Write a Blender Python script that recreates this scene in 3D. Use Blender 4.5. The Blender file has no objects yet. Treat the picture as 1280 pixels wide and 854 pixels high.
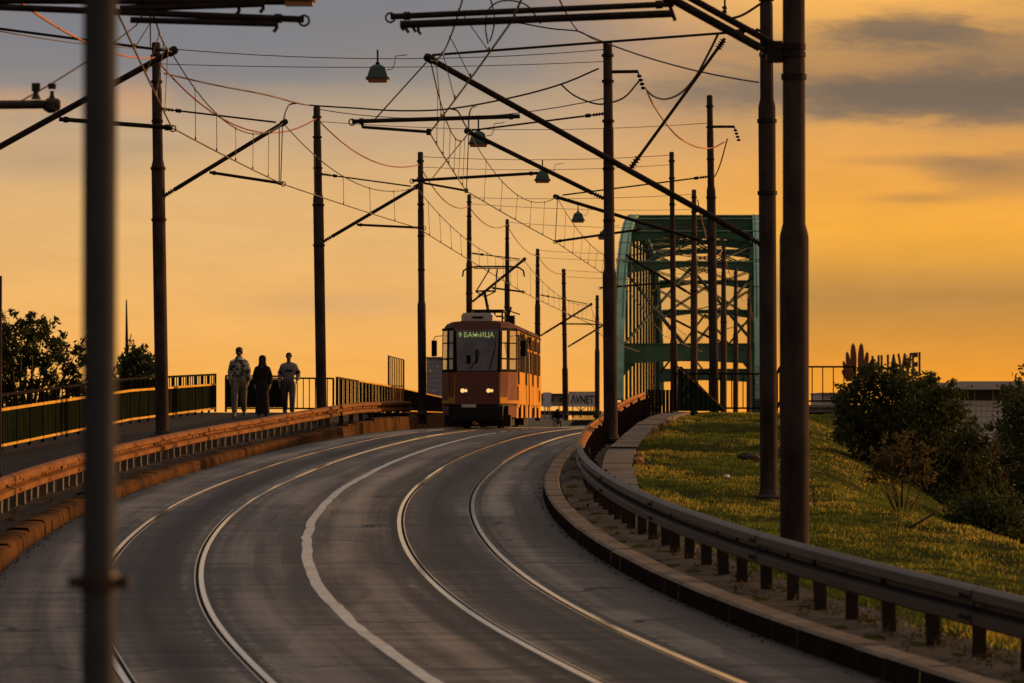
import bpy, bmesh, math, random
import numpy as np
from mathutils import Vector, Matrix
random.seed(7); np.random.seed(7)
S = bpy.context.scene; COL = S.collection
R = math.radians
F = 4800.0                      # focal length in photo pixels (135 mm lens)
TH = math.atan(93.0 / F)        # the camera looks up by this much; horizon at photo row 520

def at(px, py, D):
    """world point at depth D seen at photo pixel px, py"""
    rx, ru = (px - 640.0) / F, (427.0 - py) / F
    y = math.cos(TH) - ru * math.sin(TH); z = math.sin(TH) + ru * math.cos(TH)
    k = D / y
    return Vector((rx * k, D, z * k))

def lin(r, g, b):
    f = lambda c: ((c / 255.0) / 12.92 if c / 255.0 < .04045 else ((c / 255.0 + .055) / 1.055) ** 2.4)
    return (f(r), f(g), f(b), 1.0)

# ------------------------------------------------------------------ materials
def mat(name, col, rough=.6, metal=0.0, var=.25, scale=6.0, bump=0.0, bscale=None, spec=.5, col2=None, stretch=(1, 1, 1), emit=None, estr=0, trans=0.0):
    m = bpy.data.materials.new(name); m.use_nodes = True
    nt = m.node_tree; N = nt.nodes; L = nt.links
    b = N['Principled BSDF']; b.inputs['Roughness'].default_value = rough; b.inputs['Metallic'].default_value = metal
    b.inputs['Specular IOR Level'].default_value = spec
    tc = N.new('ShaderNodeTexCoord'); mp = N.new('ShaderNodeMapping'); mp.inputs['Scale'].default_value = stretch
    L.new(tc.outputs['Object'], mp.inputs['Vector'])
    n = N.new('ShaderNodeTexNoise'); n.inputs['Scale'].default_value = scale; n.inputs['Detail'].default_value = 6; n.inputs['Roughness'].default_value = .65
    L.new(mp.outputs[0], n.inputs['Vector'])
    cr = N.new('ShaderNodeValToRGB'); cr.color_ramp.elements[0].position = .3; cr.color_ramp.elements[1].position = .7
    c = Vector(col[:3]); d = Vector(col2[:3]) if col2 else c * (1 - var)
    e = c * (1 + var) if not col2 else c
    cr.color_ramp.elements[0].color = (*d, 1); cr.color_ramp.elements[1].color = (*[min(1, x) for x in e], 1)
    L.new(n.outputs['Fac'], cr.inputs['Fac']); L.new(cr.outputs['Color'], b.inputs['Base Color'])
    if bump:
        n2 = N.new('ShaderNodeTexNoise'); n2.inputs['Scale'].default_value = bscale or scale * 4; n2.inputs['Detail'].default_value = 5
        L.new(mp.outputs[0], n2.inputs['Vector'])
        bp = N.new('ShaderNodeBump'); bp.inputs['Strength'].default_value = bump; bp.inputs['Distance'].default_value = .02
        L.new(n2.outputs['Fac'], bp.inputs['Height']); L.new(bp.outputs['Normal'], b.inputs['Normal'])
    if emit:
        b.inputs['Emission Color'].default_value = (*emit[:3], 1); b.inputs['Emission Strength'].default_value = estr
    if trans:
        t = N.new('ShaderNodeBsdfTranslucent'); mx = N.new('ShaderNodeMixShader'); mx.inputs[0].default_value = trans
        L.new(cr.outputs['Color'], t.inputs['Color']); L.new(b.outputs[0], mx.inputs[1]); L.new(t.outputs[0], mx.inputs[2])
        L.new(mx.outputs[0], N['Material Output'].inputs['Surface'])
    return m

M = {}
M['pole'] = mat('dark_pole_paint', (.052, .038, .035), .9, 0, .55, 3, .12, 14, .03, stretch=(1, 1, .35))
M['pole_far'] = mat('brown_pole_paint', (.075, .05, .042), .8, 0, .4, 3, .1, 14, .04, stretch=(1, 1, .3))
M['tube'] = mat('arm_tube_paint', (.032, .024, .022), .8, 0, .4, 5, spec=.05)
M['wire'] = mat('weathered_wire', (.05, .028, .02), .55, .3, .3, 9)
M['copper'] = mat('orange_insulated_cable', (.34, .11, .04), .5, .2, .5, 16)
M['insul'] = mat('brown_insulator', (.04, .022, .018), .35, 0, .3, 20)
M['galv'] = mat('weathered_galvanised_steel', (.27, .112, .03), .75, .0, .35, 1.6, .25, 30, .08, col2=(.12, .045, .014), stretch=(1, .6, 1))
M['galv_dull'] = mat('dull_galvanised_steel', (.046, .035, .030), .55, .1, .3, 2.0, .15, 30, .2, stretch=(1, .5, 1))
M['post'] = mat('dull_post_steel', (.03, .022, .019), .75, .0, .3, 4, .1, spec=.15)
M['post_pale'] = mat('pale_post_steel', (.14, .12, .105), .8, .0, .3, 4, .1, spec=.05)
M['deck_shade'] = mat('shade_dark_deck', (.012, .009, .008), .95, 0, .4, 2, spec=0)  # near-black tone stands in for the shadow at the deck edge by the tram
M['dark_path'] = mat('dark_gritty_path', (.045, .034, .028), .95, 0, .5, 1.5, .5, 20, .1, col2=(.022, .017, .014))
M['kerb_shade_face'] = mat('shaded_kerb_face', (.022, .0155, .013), .95, 0, .4, 2.5, .4, 24, .0)  # near-black colour puts the shade of the road-side face into the stone
M['rust'] = mat('rusted_steel', (.50, .23, .07), .8, .0, .5, 3, .4, 24, .1, col2=(.17, .07, .025))
M['slat'] = mat('brown_painted_slats', (.030, .019, .015), .85, 0, .35, 3, .1, spec=.0)
M['steel'] = mat('polished_rail_steel', (.95, .84, .70), .13, 1, .10, 3, .015, 60, stretch=(1, .2, 1))
M['groove'] = mat('dirty_rail_groove', (.018, .014, .012), .9, 0, .4, 8)
M['white_paint'] = mat('worn_white_road_paint', (.66, .62, .56), .8, 0, .2, 5, .3, 60, .3, col2=(.40, .37, .33))
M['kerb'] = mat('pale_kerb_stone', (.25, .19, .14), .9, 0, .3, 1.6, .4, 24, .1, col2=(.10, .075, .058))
M['kerb_old'] = mat('ochre_stained_kerb_stone', (.125, .06, .024), .95, 0, .5, .9, .8, 14, .0, col2=(.035, .024, .017))
M['dirt'] = mat('gritty_verge', (.085, .068, .056), .95, 0, .5, 3, .6, 30, .1, col2=(.034, .027, .022))
M['slab'] = mat('concrete_paving', (.185, .155, .13), .9, 0, .25, 1.4, .3, 30, .1, col2=(.095, .078, .064))
M['conc'] = mat('weathered_concrete', (.34, .30, .25), .9, 0, .25, 2, .25, 20, .2, col2=(.21, .175, .14))
M['soil'] = mat('grassy_soil', (.058, .054, .016), .95, 0, .5, 1.3, .7, 9, .0, col2=(.026, .028, .009))
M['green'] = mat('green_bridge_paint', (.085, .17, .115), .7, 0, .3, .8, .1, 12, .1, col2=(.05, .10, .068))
M['green_dark'] = mat('dark_green_bridge_paint', (.03, .052, .036), .75, 0, .35, 1.2, .1, 12, .15)  # darker version of the bridge green
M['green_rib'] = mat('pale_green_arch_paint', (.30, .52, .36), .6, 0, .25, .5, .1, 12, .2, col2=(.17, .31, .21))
M['panel_green'] = mat('dark_green_sheet_metal', (.0085, .0125, .0075), .9, 0, .4, 2, .08, 10, .0)
M['rail_black'] = mat('dark_railing_paint', (.012, .009, .008), .8, 0, .3, 5, spec=.02)
M['rail_gold'] = mat('worn_yellow_handrail', (.60, .33, .05), .75, 0, .25, 3, spec=.05)
M['lamp_green'] = mat('green_lamp_enamel', (.03, .075, .06), .45, 0, .2, 8)
M['lamp_lens'] = mat('amber_lamp_glass', (.5, .22, .09), .35, 0, .15, 12)
M['leaf_dark'] = mat('dark_green_leaves', (.058, .068, .022), .7, 0, .5, .9, spec=.1, trans=.25)
M['leaf_mid'] = mat('green_leaves', (.05, .066, .02), .6, 0, .5, 1.2, spec=.25, trans=.35)
M['leaf_olive'] = mat('olive_sapling_leaves', (.10, .078, .03), .65, 0, .4, 4, spec=.1, trans=.35)
M['leaf_brown'] = mat('brownish_leaves', (.05, .037, .016), .65, 0, .45, 4, spec=.2, trans=.3)
M['bark'] = mat('dark_bark', (.035, .024, .017), .9, 0, .4, 5, .5)
M['blade'] = mat('grass_blades', (.135, .17, .03), .85, 0, .5, .55, spec=.02, col2=(.045, .07, .016), trans=.5)
M['blade_sunlit'] = mat('sunlit_grass_blades', (.36, .28, .055), .85, 0, .4, 1.4, spec=.05, trans=.5)  # yellow colour imitates patches of low sunlight on the grass
M['far_ground'] = mat('river_plain', (.06, .055, .035), .95, 0, .4, .02, spec=.1)

# asphalt: uv.x = metres right of the centre line, uv.y = metres along
def asphalt():
    m = bpy.data.materials.new('worn_asphalt'); m.use_nodes = True
    nt = m.node_tree; N = nt.nodes; L = nt.links; b = N['Principled BSDF']
    uv = N.new('ShaderNodeUVMap'); sp = N.new('ShaderNodeSeparateXYZ'); L.new(uv.outputs[0], sp.inputs[0])
    def mth(op, a, bb=None, c=None):
        n = N.new('ShaderNodeMath'); n.operation = op
        for i, v in enumerate((a, bb, c)):
            if v is None: continue
            if isinstance(v, (int, float)): n.inputs[i].default_value = v
            else: L.new(v, n.inputs[i])
        return n.outputs[0]
    def noise(sx, sy, sc, det=5):
        mp = N.new('ShaderNodeMapping'); mp.inputs['Scale'].default_value = (sx, sy, 1); L.new(uv.outputs[0], mp.inputs[0])
        n = N.new('ShaderNodeTexNoise'); n.inputs['Scale'].default_value = sc; n.inputs['Detail'].default_value = det; n.inputs['Roughness'].default_value = .6
        L.new(mp.outputs[0], n.inputs['Vector']); return n.outputs['Fac']
    big = noise(1, .12, .9); streak = noise(3.2, .05, 1.0); fine = noise(1, 1, 55, 3); cross = noise(.15, 3.0, 1.0, 4)
    # wheel tracks polished between and beside the rails
    def band(c, w):
        d = mth('ABSOLUTE', mth('SUBTRACT', sp.outputs[0], c)); s = N.new('ShaderNodeMapRange'); s.interpolation_type = 'SMOOTHSTEP'
        L.new(d, s.inputs[0]); s.inputs[1].default_value = 0; s.inputs[2].default_value = w; s.inputs[3].default_value = 1; s.inputs[4].default_value = 0
        return s.outputs[0]
    dark = mth('ADD', mth('ADD', band(1.02, .34), band(-1.75, .42)), mth('ADD', mth('ADD', mth('MULTIPLY', band(3.42, .55), 1.6), mth('MULTIPLY', band(-3.42, .4), 1.3)), mth('MULTIPLY', band(1.75, .5), .7)))
    light = mth('ADD', mth('ADD', band(2.62, .3), band(.45, .6)), mth('ADD', band(-2.75, .5), band(-.7, .5)))
    v = mth('ADD', mth('MULTIPLY', mth('SUBTRACT', big, .5), .95), mth('ADD', .5, mth('MULTIPLY', mth('SUBTRACT', streak, .5), .9)))
    v = mth('ADD', v, mth('MULTIPLY', mth('SUBTRACT', fine, .5), .65))
    v = mth('ADD', v, mth('MULTIPLY', mth('SUBTRACT', cross, .5), .5))
    v = mth('SUBTRACT', v, mth('MULTIPLY', dark, .20)); v = mth('ADD', v, mth('MULTIPLY', light, .15))
    # transverse sealed cracks
    vor = N.new('ShaderNodeTexNoise'); vor.inputs['Scale'].default_value = 1; vor.inputs['Detail'].default_value = 3
    mp = N.new('ShaderNodeMapping'); mp.inputs['Scale'].default_value = (.5, .3, 1); L.new(uv.outputs[0], mp.inputs[0]); L.new(mp.outputs[0], vor.inputs['Vector'])
    wob = mth('ADD', mth('DIVIDE', sp.outputs[1], 4.6), mth('MULTIPLY', vor.outputs['Fac'], .9))
    fr = mth('FRACT', wob); ck = mth('LESS_THAN', fr, .022)
    gate = mth('GREATER_THAN', noise(.8, .22, 1.0, 2), .44)
    ck = mth('MULTIPLY', ck, gate)
    v = mth('SUBTRACT', v, mth('MULTIPLY', ck, .6))
    crumb = noise(2.2, .9, 5.0, 6)
    edge = mth('ADD', mth('ADD', band(-1.40, .09), band(-1.08, .07)), mth('ADD', band(.985, .09), mth('ADD', band(2.43, .06), band(-2.42, .08))))
    v = mth('ADD', v, mth('MULTIPLY', mth('MULTIPLY', edge, mth('MULTIPLY', mth('SUBTRACT', crumb, .44, None), 5.0)), .32))
    mpv = N.new('ShaderNodeMapping'); mpv.inputs['Scale'].default_value = (.55, .085, 1); L.new(uv.outputs[0], mpv.inputs[0]); vo = N.new('ShaderNodeTexVoronoi'); vo.distance = 'CHEBYCHEV'; vo.inputs['Scale'].default_value = 1.0; L.new(mpv.outputs[0], vo.inputs['Vector']); sv = N.new('ShaderNodeSeparateColor'); L.new(vo.outputs['Color'], sv.inputs[0])
    v = mth('ADD', v, mth('MULTIPLY', mth('SUBTRACT', sv.outputs[0], .5), .16))
    v = mth('SUBTRACT', v, mth('MULTIPLY', mth('MULTIPLY', mth('ADD', band(1.12, .07), band(2.40, .06)), crumb), .35))
    v = mth('SUBTRACT', v, mth('MULTIPLY', mth('ADD', band(1.74, .62), band(-1.74, .62)), .10))
    fx = noise(.22, 11.0, 1.0, 3)
    v = mth('ADD', v, mth('MULTIPLY', mth('SUBTRACT', fx, .5), .34))
    speck = noise(1.0, .35, 9.0, 4)
    v = mth('ADD', v, mth('MULTIPLY', mth('GREATER_THAN', speck, .70), .14))
    v = mth('SUBTRACT', v, mth('MULTIPLY', mth('LESS_THAN', speck, .30), .16))
    cr = N.new('ShaderNodeValToRGB'); e = cr.color_ramp.elements
    e[0].position = .1; e[0].color = (.015, .0115, .0098, 1); e[1].position = .85; e[1].color = (.27, .22, .182, 1)
    k = e.new(.45); k.color = (.064, .051, .0435, 1)
    L.new(v, cr.inputs['Fac']); L.new(cr.outputs[0], b.inputs['Base Color'])
    rr = N.new('ShaderNodeMapRange'); L.new(big, rr.inputs[0]); rr.inputs[3].default_value = .52; rr.inputs[4].default_value = .78
    L.new(rr.outputs[0], b.inputs['Roughness']); b.inputs['Specular IOR Level'].default_value = .13
    bp = N.new('ShaderNodeBump'); bp.inputs['Strength'].default_value = .5; bp.inputs['Distance'].default_value = .012
    L.new(fine, bp.inputs['Height']); L.new(bp.outputs[0], b.inputs['Normal'])
    return m
M['asphalt'] = asphalt()

# ------------------------------------------------------------------ mesh builder
class MB:
    def __init__(s): s.v = []; s.f = []; s.mi = []; s.uv = None; s.cur = 0
    def add(s, vs, fs):
        o = len(s.v); s.v += [tuple(v) for v in vs]; s.f += [tuple(i + o for i in f) for f in fs]; s.mi += [s.cur] * len(fs)
    def box(s, c, sz, X=(1, 0, 0), Y=(0, 1, 0), Z=(0, 0, 1)):
        c = Vector(c); X = Vector(X) * sz[0] / 2; Y = Vector(Y) * sz[1] / 2; Z = Vector(Z) * sz[2] / 2
        vs = [c + a * X + b * Y + d * Z for d in (-1, 1) for b in (-1, 1) for a in (-1, 1)]
        s.add(vs, [(0, 2, 3, 1), (4, 5, 7, 6), (0, 1, 5, 4), (2, 6, 7, 3), (0, 4, 6, 2), (1, 3, 7, 5)]); return s
    def bar(s, p, q, w, h, up=(0, 0, 1)):
        p = Vector(p); q = Vector(q); d = (q - p); l = d.length; d.normalize(); u = Vector(up)
        x = d.cross(u)
        if x.length < 1e-4: x = d.cross(Vector((0, 1, 0)))
        x.normalize(); z = x.cross(d)
        return s.box((p + q) / 2, (w, l, h), x, d, z)
    def tube(s, pts, r, n=8, r1=None, cap=True):
        pts = [Vector(p) for p in pts]; m = len(pts)
        rs = [r] * m if not isinstance(r, (list, tuple)) else list(r)
        if r1 is not None: rs = [r + (r1 - r) * i / (m - 1) for i in range(m)]
        vs = []; x0 = None
        for i, p in enumerate(pts):
            d = (pts[min(i + 1, m - 1)] - pts[max(i - 1, 0)])
            if d.length < 1e-9: d = Vector((0, 0, 1))
            d.normalize()
            if x0 is None:
                x0 = d.cross(Vector((0, 0, 1)))
                if x0.length < 1e-3: x0 = d.cross(Vector((0, 1, 0)))
            x = (x0 - d * x0.dot(d)).normalized(); x0 = x; y = d.cross(x)
            vs += [p + (x * math.cos(2 * math.pi * k / n) + y * math.sin(2 * math.pi * k / n)) * rs[i] for k in range(n)]
        fs = [(i * n + k, i * n + (k + 1) % n, (i + 1) * n + (k + 1) % n, (i + 1) * n + k) for i in range(m - 1) for k in range(n)]
        if cap: fs += [tuple(range(n))[::-1], tuple((m - 1) * n + k for k in range(n))]
        s.add(vs, fs); return s
    def lathe(s, c, prof, n=16, axis=(0, 0, 1)):
        c = Vector(c); pts = [c + Vector(axis) * h for r, h in prof]
        return s.tube(pts, [max(r, .0005) for r, h in prof], n)
    def prism(s, poly, z0, z1):
        n = len(poly); vs = [(x, y, z0) for x, y in poly] + [(x, y, z1) for x, y in poly]
        s.add(vs, [(i, (i + 1) % n, n + (i + 1) % n, n + i) for i in range(n)] + [tuple(range(n))[::-1], tuple(range(n, 2 * n))]); return s
    def grid(s, rows, closed=False):
        n = len(rows[0]); vs = [p for r in rows for p in r]
        fs = [(i * n + k, i * n + (k + 1) % n, (i + 1) * n + (k + 1) % n, (i + 1) * n + k) for i in range(len(rows) - 1) for k in range(n if closed else n - 1)]
        s.add(vs, fs); return s
    def build(s, name, m, parent=None, smooth=None, world=True):
        me = bpy.data.meshes.new(name)
        off = Vector(parent['_o']) if (parent is not None and world and '_o' in parent) else Vector((0, 0, 0))
        a = np.array(s.v, dtype=float).reshape(-1, 3) - np.array(off)
        me.from_pydata(a.tolist(), [], s.f)
        ms = m if isinstance(m, (list, tuple)) else [m]
        for x in ms: me.materials.append(M[x] if isinstance(x, str) else x)
        if len(ms) > 1: me.polygons.foreach_set('material_index', s.mi)
        if smooth is not None:
            me.polygons.foreach_set('use_smooth', [True] * len(me.polygons))
            if smooth < 180: me.set_sharp_from_angle(angle=R(smooth))
        if s.uv is not None:
            ul = me.uv_layers.new(name='UVMap'); lv = np.zeros(len(me.loops), dtype=np.int32); me.loops.foreach_get('vertex_index', lv)
            ul.data.foreach_set('uv', np.array(s.uv)[lv].ravel())
        me.update()
        bm = bmesh.new(); bm.from_mesh(me); bmesh.ops.recalc_face_normals(bm, faces=bm.faces) if len(s.f) < 20000 and s.uv is None else None; bm.to_mesh(me); bm.free()
        o = bpy.data.objects.new(name, me); COL.objects.link(o)
        if parent is not None:
            o.parent = parent
            if '_o' in parent: o['_o'] = parent['_o']
        return o

def tag(o, label=None, cat=None, group=None, kind=None):
    if label: o['label'] = label
    if cat: o['category'] = cat
    if group: o['group'] = group
    if kind: o['kind'] = kind
    return o
def thing(name, loc, label, cat, group=None, rz=0):
    o = bpy.data.objects.new(name, None); COL.objects.link(o); o.location = loc; o.rotation_euler = (0, 0, rz); o.empty_display_size = .2
    o['_o'] = tuple(loc) if rz == 0 else (0, 0, 0)
    return tag(o, label, cat, group)
def structure(name, mb, m, smooth=None): return tag(mb.build(name, m, smooth=smooth), kind='structure')
def text_mesh(name, body, m, size, ext, parent, mtx, align='CENTER', sx=1.0, bold=0.0):
    cu = bpy.data.curves.new(name, 'FONT'); cu.body = body; cu.size = size; cu.extrude = ext; cu.align_x = align; cu.align_y = 'BOTTOM_BASELINE'; cu.offset = bold
    t = bpy.data.objects.new(name, cu); COL.objects.link(t)
    dg = bpy.context.evaluated_depsgraph_get(); me = bpy.data.meshes.new_from_object(t.evaluated_get(dg))
    bpy.data.objects.remove(t); bpy.data.curves.remove(cu)
    me.transform(mtx @ Matrix.Diagonal((sx, 1, 1, 1))); me.materials.clear(); me.materials.append(M[m])
    o = bpy.data.objects.new(name, me); COL.objects.link(o); o.parent = parent
    return o

# ------------------------------------------------------------------ road frame
RD = [(-20, 7.5), (0, 4.25), (15, 1.72), (22, .55), (29, -.62), (33.8, -1.36), (36.7, -1.72), (41.7, -2.19), (46.9, -2.54), (51.8, -2.75), (56, -2.87), (60, -2.92), (65.3, -2.90), (70.9, -2.76),
      (80, -2.44), (88.5, -1.93), (97.5, -1.17), (103, -.52), (112, .65), (118, 1.42), (142, 3.9), (165, 5.3), (200, 7.5), (260, 11.2), (283, 12.8), (450, 23.2)]
_d = np.arange(-20, 451, .5); _x = np.interp(_d, [a for a, b in RD], [b for a, b in RD])
_k = np.exp(-.5 * (np.arange(-16, 17) * .5 / 3.0) ** 2); _k /= _k.sum()
_xs = np.convolve(np.pad(_x, 16, mode='reflect', reflect_type='odd'), _k, 'valid')
def X0(D): return float(np.interp(D, _d, _xs))
def RZ(D):
    if D <= 98: return -2.6 + D / 48.0
    if D <= 120:
        t = D - 98; return -2.6 + 98 / 48.0 + t / 48.0 - (1 / 48.0 + .003) * t * t / 44.0
    return RZ(120) - .003 * (D - 120)
def RP(D, o, z=0.0):
    h = .25; sl = (X0(D + h) - X0(D - h)) / (2 * h); n = math.hypot(1, sl)
    return Vector((X0(D) + o / n, D - o * sl / n, RZ(D) + z))
def drange(a, b, st): return list(np.linspace(a, b, max(2, int(round((b - a) / st)) + 1)))
def steps(a, b): # finer where the eye is close
    out = [a]
    while out[-1] < b: out.append(out[-1] + max(.6, out[-1] * .015))
    out[-1] = b; return out
def sweep(mb, prof, Ds, closed=False, zadd=None, oadd=None):
    rows = []
    for D in Ds:
        za = zadd(D) if zadd else 0; oa = oadd(D) if oadd else 0
        rows.append([RP(D, (o[0] if not callable(o) else o(D)) + oa, o[1] + za) for o in prof])
    mb.grid(rows, closed); return mb

# ------------------------------------------------------------------ setting: road, rails, kerbs
Dsr = steps(2, 240)
road = MB(); uv = []
EDGE = 3.42
gaps = [(-2.325, -2.215), (-1.285, -1.175), (1.175, 1.285), (2.215, 2.325)]
strips = []; a = -EDGE
for g0, g1 in gaps: strips.append((a, g0)); a = g1
strips.append((a, EDGE))
for a, b in strips:
    os_ = list(np.linspace(a, b, max(2, int((b - a) / .35) + 1))); rows = []
    for D in Dsr:
        rows.append([RP(D, o) for o in os_]); uv += [(o, D) for o in os_]
    road.grid(rows)
road.uv = uv
structure('road', road, 'asphalt', 180)

def rail(head_left, o):
    mb = MB()
    # closed U: head, groove, lip; s flips the groove side
    w = .047; s = 1 if head_left else -1
    pr = [(-w, -.05), (-w, .001), (-w + .004, .006), (.008, .006), (.010, -.0)]
    mb.cur = 0; sweep(mb, [(o + s * x, z) for x, z in pr], Dsr)
    mb.cur = 1; sweep(mb, [(o + s * x, z) for x, z in [(.010, -.0), (.012, -.05), (.044, -.05), (.045, -.002)]], Dsr)
    mb.cur = 0; sweep(mb, [(o + s * x, z) for x, z in [(.045, -.002), (.046, .003), (.055, .003), (.055, -.05)]], Dsr)
    return mb
for o, hl, lb in ((-2.27, False, 'steel rail set in the asphalt nearest the left kerb'), (-1.23, True, 'steel rail just left of the white centre line'),
                  (1.23, False, 'steel rail just right of the white centre line'), (2.27, True, 'steel rail nearest the right kerb with the dirt verge')):
    hl = o in (1.23, -1.23)
    # heads sit on the outer side of each groove: grooves face the middle of their own track
    s_left = {-2.27: True, -1.23: False, 1.23: True, 2.27: False}[o]
    tag(rail(s_left, o).build('tram_rail', ['steel', 'groove'], smooth=40), lb, 'rail', 'tram rails in the road')

ln = MB(); rows = []
for D in np.arange(24, 104, .45):
    j = random.gauss(0, .005) + .012 * math.sin(D * .9) * math.sin(D * .37); w = .062 + random.gauss(0, .003)
    rows.append([RP(D, -w + j, .004), RP(D, w + j + random.gauss(0, .003), .004)])
ln.grid(rows)
for D in np.arange(104.5, 118, 2.4): sweep(ln, [(-.06, .004), (.06, .004)], drange(D, D + 1.2, .6))
structure('road_marking', ln, 'white_paint')

# right kerb: dressed stones
kb = MB(); D = 8.0
while D < 106:
    L_ = .98; dz = random.gauss(0, .002); do = random.gauss(0, .002)
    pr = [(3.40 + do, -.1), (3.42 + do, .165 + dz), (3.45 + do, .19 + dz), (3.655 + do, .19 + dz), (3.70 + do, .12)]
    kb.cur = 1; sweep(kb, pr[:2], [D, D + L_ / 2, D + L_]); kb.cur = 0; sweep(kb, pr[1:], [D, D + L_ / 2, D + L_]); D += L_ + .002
structure('kerb', kb, ['kerb', 'kerb_shade_face'], 30)
# left kerb: old uneven blocks that grow into a low wall near the crest
kl = MB(); D = 8.0
def lkh(D): return .19 + .13 * min(1, max(0, (D - 92) / 10.0)) + (.05 if D > 104 else 0)
while D < 111:
    L_ = random.uniform(.8, 1.5); dz = random.gauss(0, .005); do = random.gauss(0, .004); h = lkh(D)
    sub = []
    for q in drange(D, D + L_, .3):
        j = random.gauss(0, .008); sub.append([RP(q, o + do + random.gauss(0, .006), z + dz * (z > .05) + j * (z > .05)) for o, z in [(-3.40, -.1), (-3.42, h * .5), (-3.43, h - .03), (-3.47, h), (-3.66, h + .005), (-3.72, h - .02), (-3.74, 0)]])
    kl.grid(sub); D += L_ + .003
structure('kerb', kl, 'kerb_old', 40)

def smooth(a, b, x):
    t = min(1, max(0, (x - a) / (b - a))); return t * t * (3 - 2 * t)
# right bank (terrain)
from mathutils import noise as mn
def GZ(D, o):
    base = RZ(min(D, 110)) + .15 + .34 * smooth(66, 106, D) * smooth(4.4, 5.6, o)
    base -= .05 * max(0, o - 5.0) * (1 - .75 * smooth(75, 104, D))
    f = max(0, o - 8.4 - 1.2 * smooth(90, 108, D) + .4 * math.sin(D * .21)); base -= .52 * (math.sqrt(f * f + .5) - .707)
    n = .10 * mn.noise((o * .55, D * .28, 4.0)) + .065 * mn.noise((o * 1.5, D * .7, 9.0)) + .03 * mn.noise((o * 3.6, D * 1.7, 14.0))
    return max(-9.2, base + n * smooth(4.6, 5.6, o))
def GP(D, o):
    p = RP(D, o); p.z = GZ(D, o); return p
bank = MB(); ods = [3.71, 3.95, 4.2] + list(np.arange(4.5, 10.8, .22)) + [11, 11.5, 12.2, 13, 15, 18, 22, 27]
bank.grid([[GP(D, o) for o in ods] for D in list(np.arange(8, 26, 1.0)) + list(np.arange(26, 109.1, .4))])
structure('grass_bank', bank, 'soil', 180)
vg = MB(); ods = [3.70, 3.9, 4.1, 4.3, 4.55]
vg.grid([[RP(D, o, .155 + .022 * math.sin(D * 3.1 + o * 9) * math.sin(D * 1.7) + .012 * (o - 3.7)) for o in ods] for D in steps(8, 106)])
structure('verge', vg, 'dirt', 180)
sw = MB(); D = 61.0
while D < 106:
    dz = random.gauss(0, .008); sweep(sw, [(4.42, .1), (4.42, .25 + dz), (4.98 + random.gauss(0, .012), .25 + dz), (4.98, .05)], [D, D + 1.0, D + 1.97], zadd=lambda q: .28 * smooth(84, 106, q) - .11 * (1 - smooth(60, 70, q))); D += 2.0
structure('footpath', sw, 'slab')
# left verge and walkway
def WZ(D): return .17 + .23 * smooth(45, 73, D) + .13 * smooth(73, 98, D) if D < 98 else (RZ(98) + .53) * (1 - smooth(98, 109, D)) + .10 * smooth(98, 109, D) - RZ(D)
lv = MB(); ods = [-3.70, -4.0, -4.3, -4.6, -4.9]
lv.grid([[RP(D, o, .15 + .02 * math.sin(D * 2.7 + o * 8)) if k < 3 else RP(D, o, .15 + (WZ(D) - .15) * (k - 2) / 2) for k, o in enumerate(ods)] for D in steps(8, 112)])
structure('verge', lv, 'dark_path', 180)
wk = MB(); wk.grid([[RP(D, -4.9, WZ(D)), RP(D, -6, WZ(D)), RP(D, -7.4, WZ(D)), RP(D, -9.3, WZ(D)), RP(D, -9.4, WZ(D) - .5), RP(D, -13, -3.5 - RZ(D)), RP(D, -24, -9.2 - RZ(D))] for D in steps(8, 112)])
structure('footpath', wk, 'dark_path', 30)
# bridge approach deck beyond the crest (left and right of the road)
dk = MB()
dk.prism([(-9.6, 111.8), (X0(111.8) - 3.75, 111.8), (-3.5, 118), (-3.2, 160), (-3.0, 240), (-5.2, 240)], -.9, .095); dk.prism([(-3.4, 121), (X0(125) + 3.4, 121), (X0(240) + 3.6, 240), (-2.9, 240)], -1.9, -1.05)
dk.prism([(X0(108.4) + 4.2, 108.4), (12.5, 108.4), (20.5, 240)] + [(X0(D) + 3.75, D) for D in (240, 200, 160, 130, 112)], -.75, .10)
structure('bridge_approach', dk, 'deck_shade')
gr = MB(); gr.grid([[(x, y, -9.0) for x in (-6000, -300, -40, 40, 300, 6000)] for y in (-300, 0, 60, 120, 300, 1200, 9000)])
structure('ground', gr, 'far_ground')
ft = MB(); ft.box((5, 440, -5.4), (70, 130, 7.0)); structure('far_terrace', ft, 'dark_path')
pp = MB(); pp.box((8.8, 108.9, -.10), (2.4, .34, .72)); pp.box((8.8, 108.88, .275), (2.5, .44, .07)); tag(pp.build('parapet', 'conc'), 'low pale concrete parapet under the open railing right of the twin poles', 'parapet')

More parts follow.
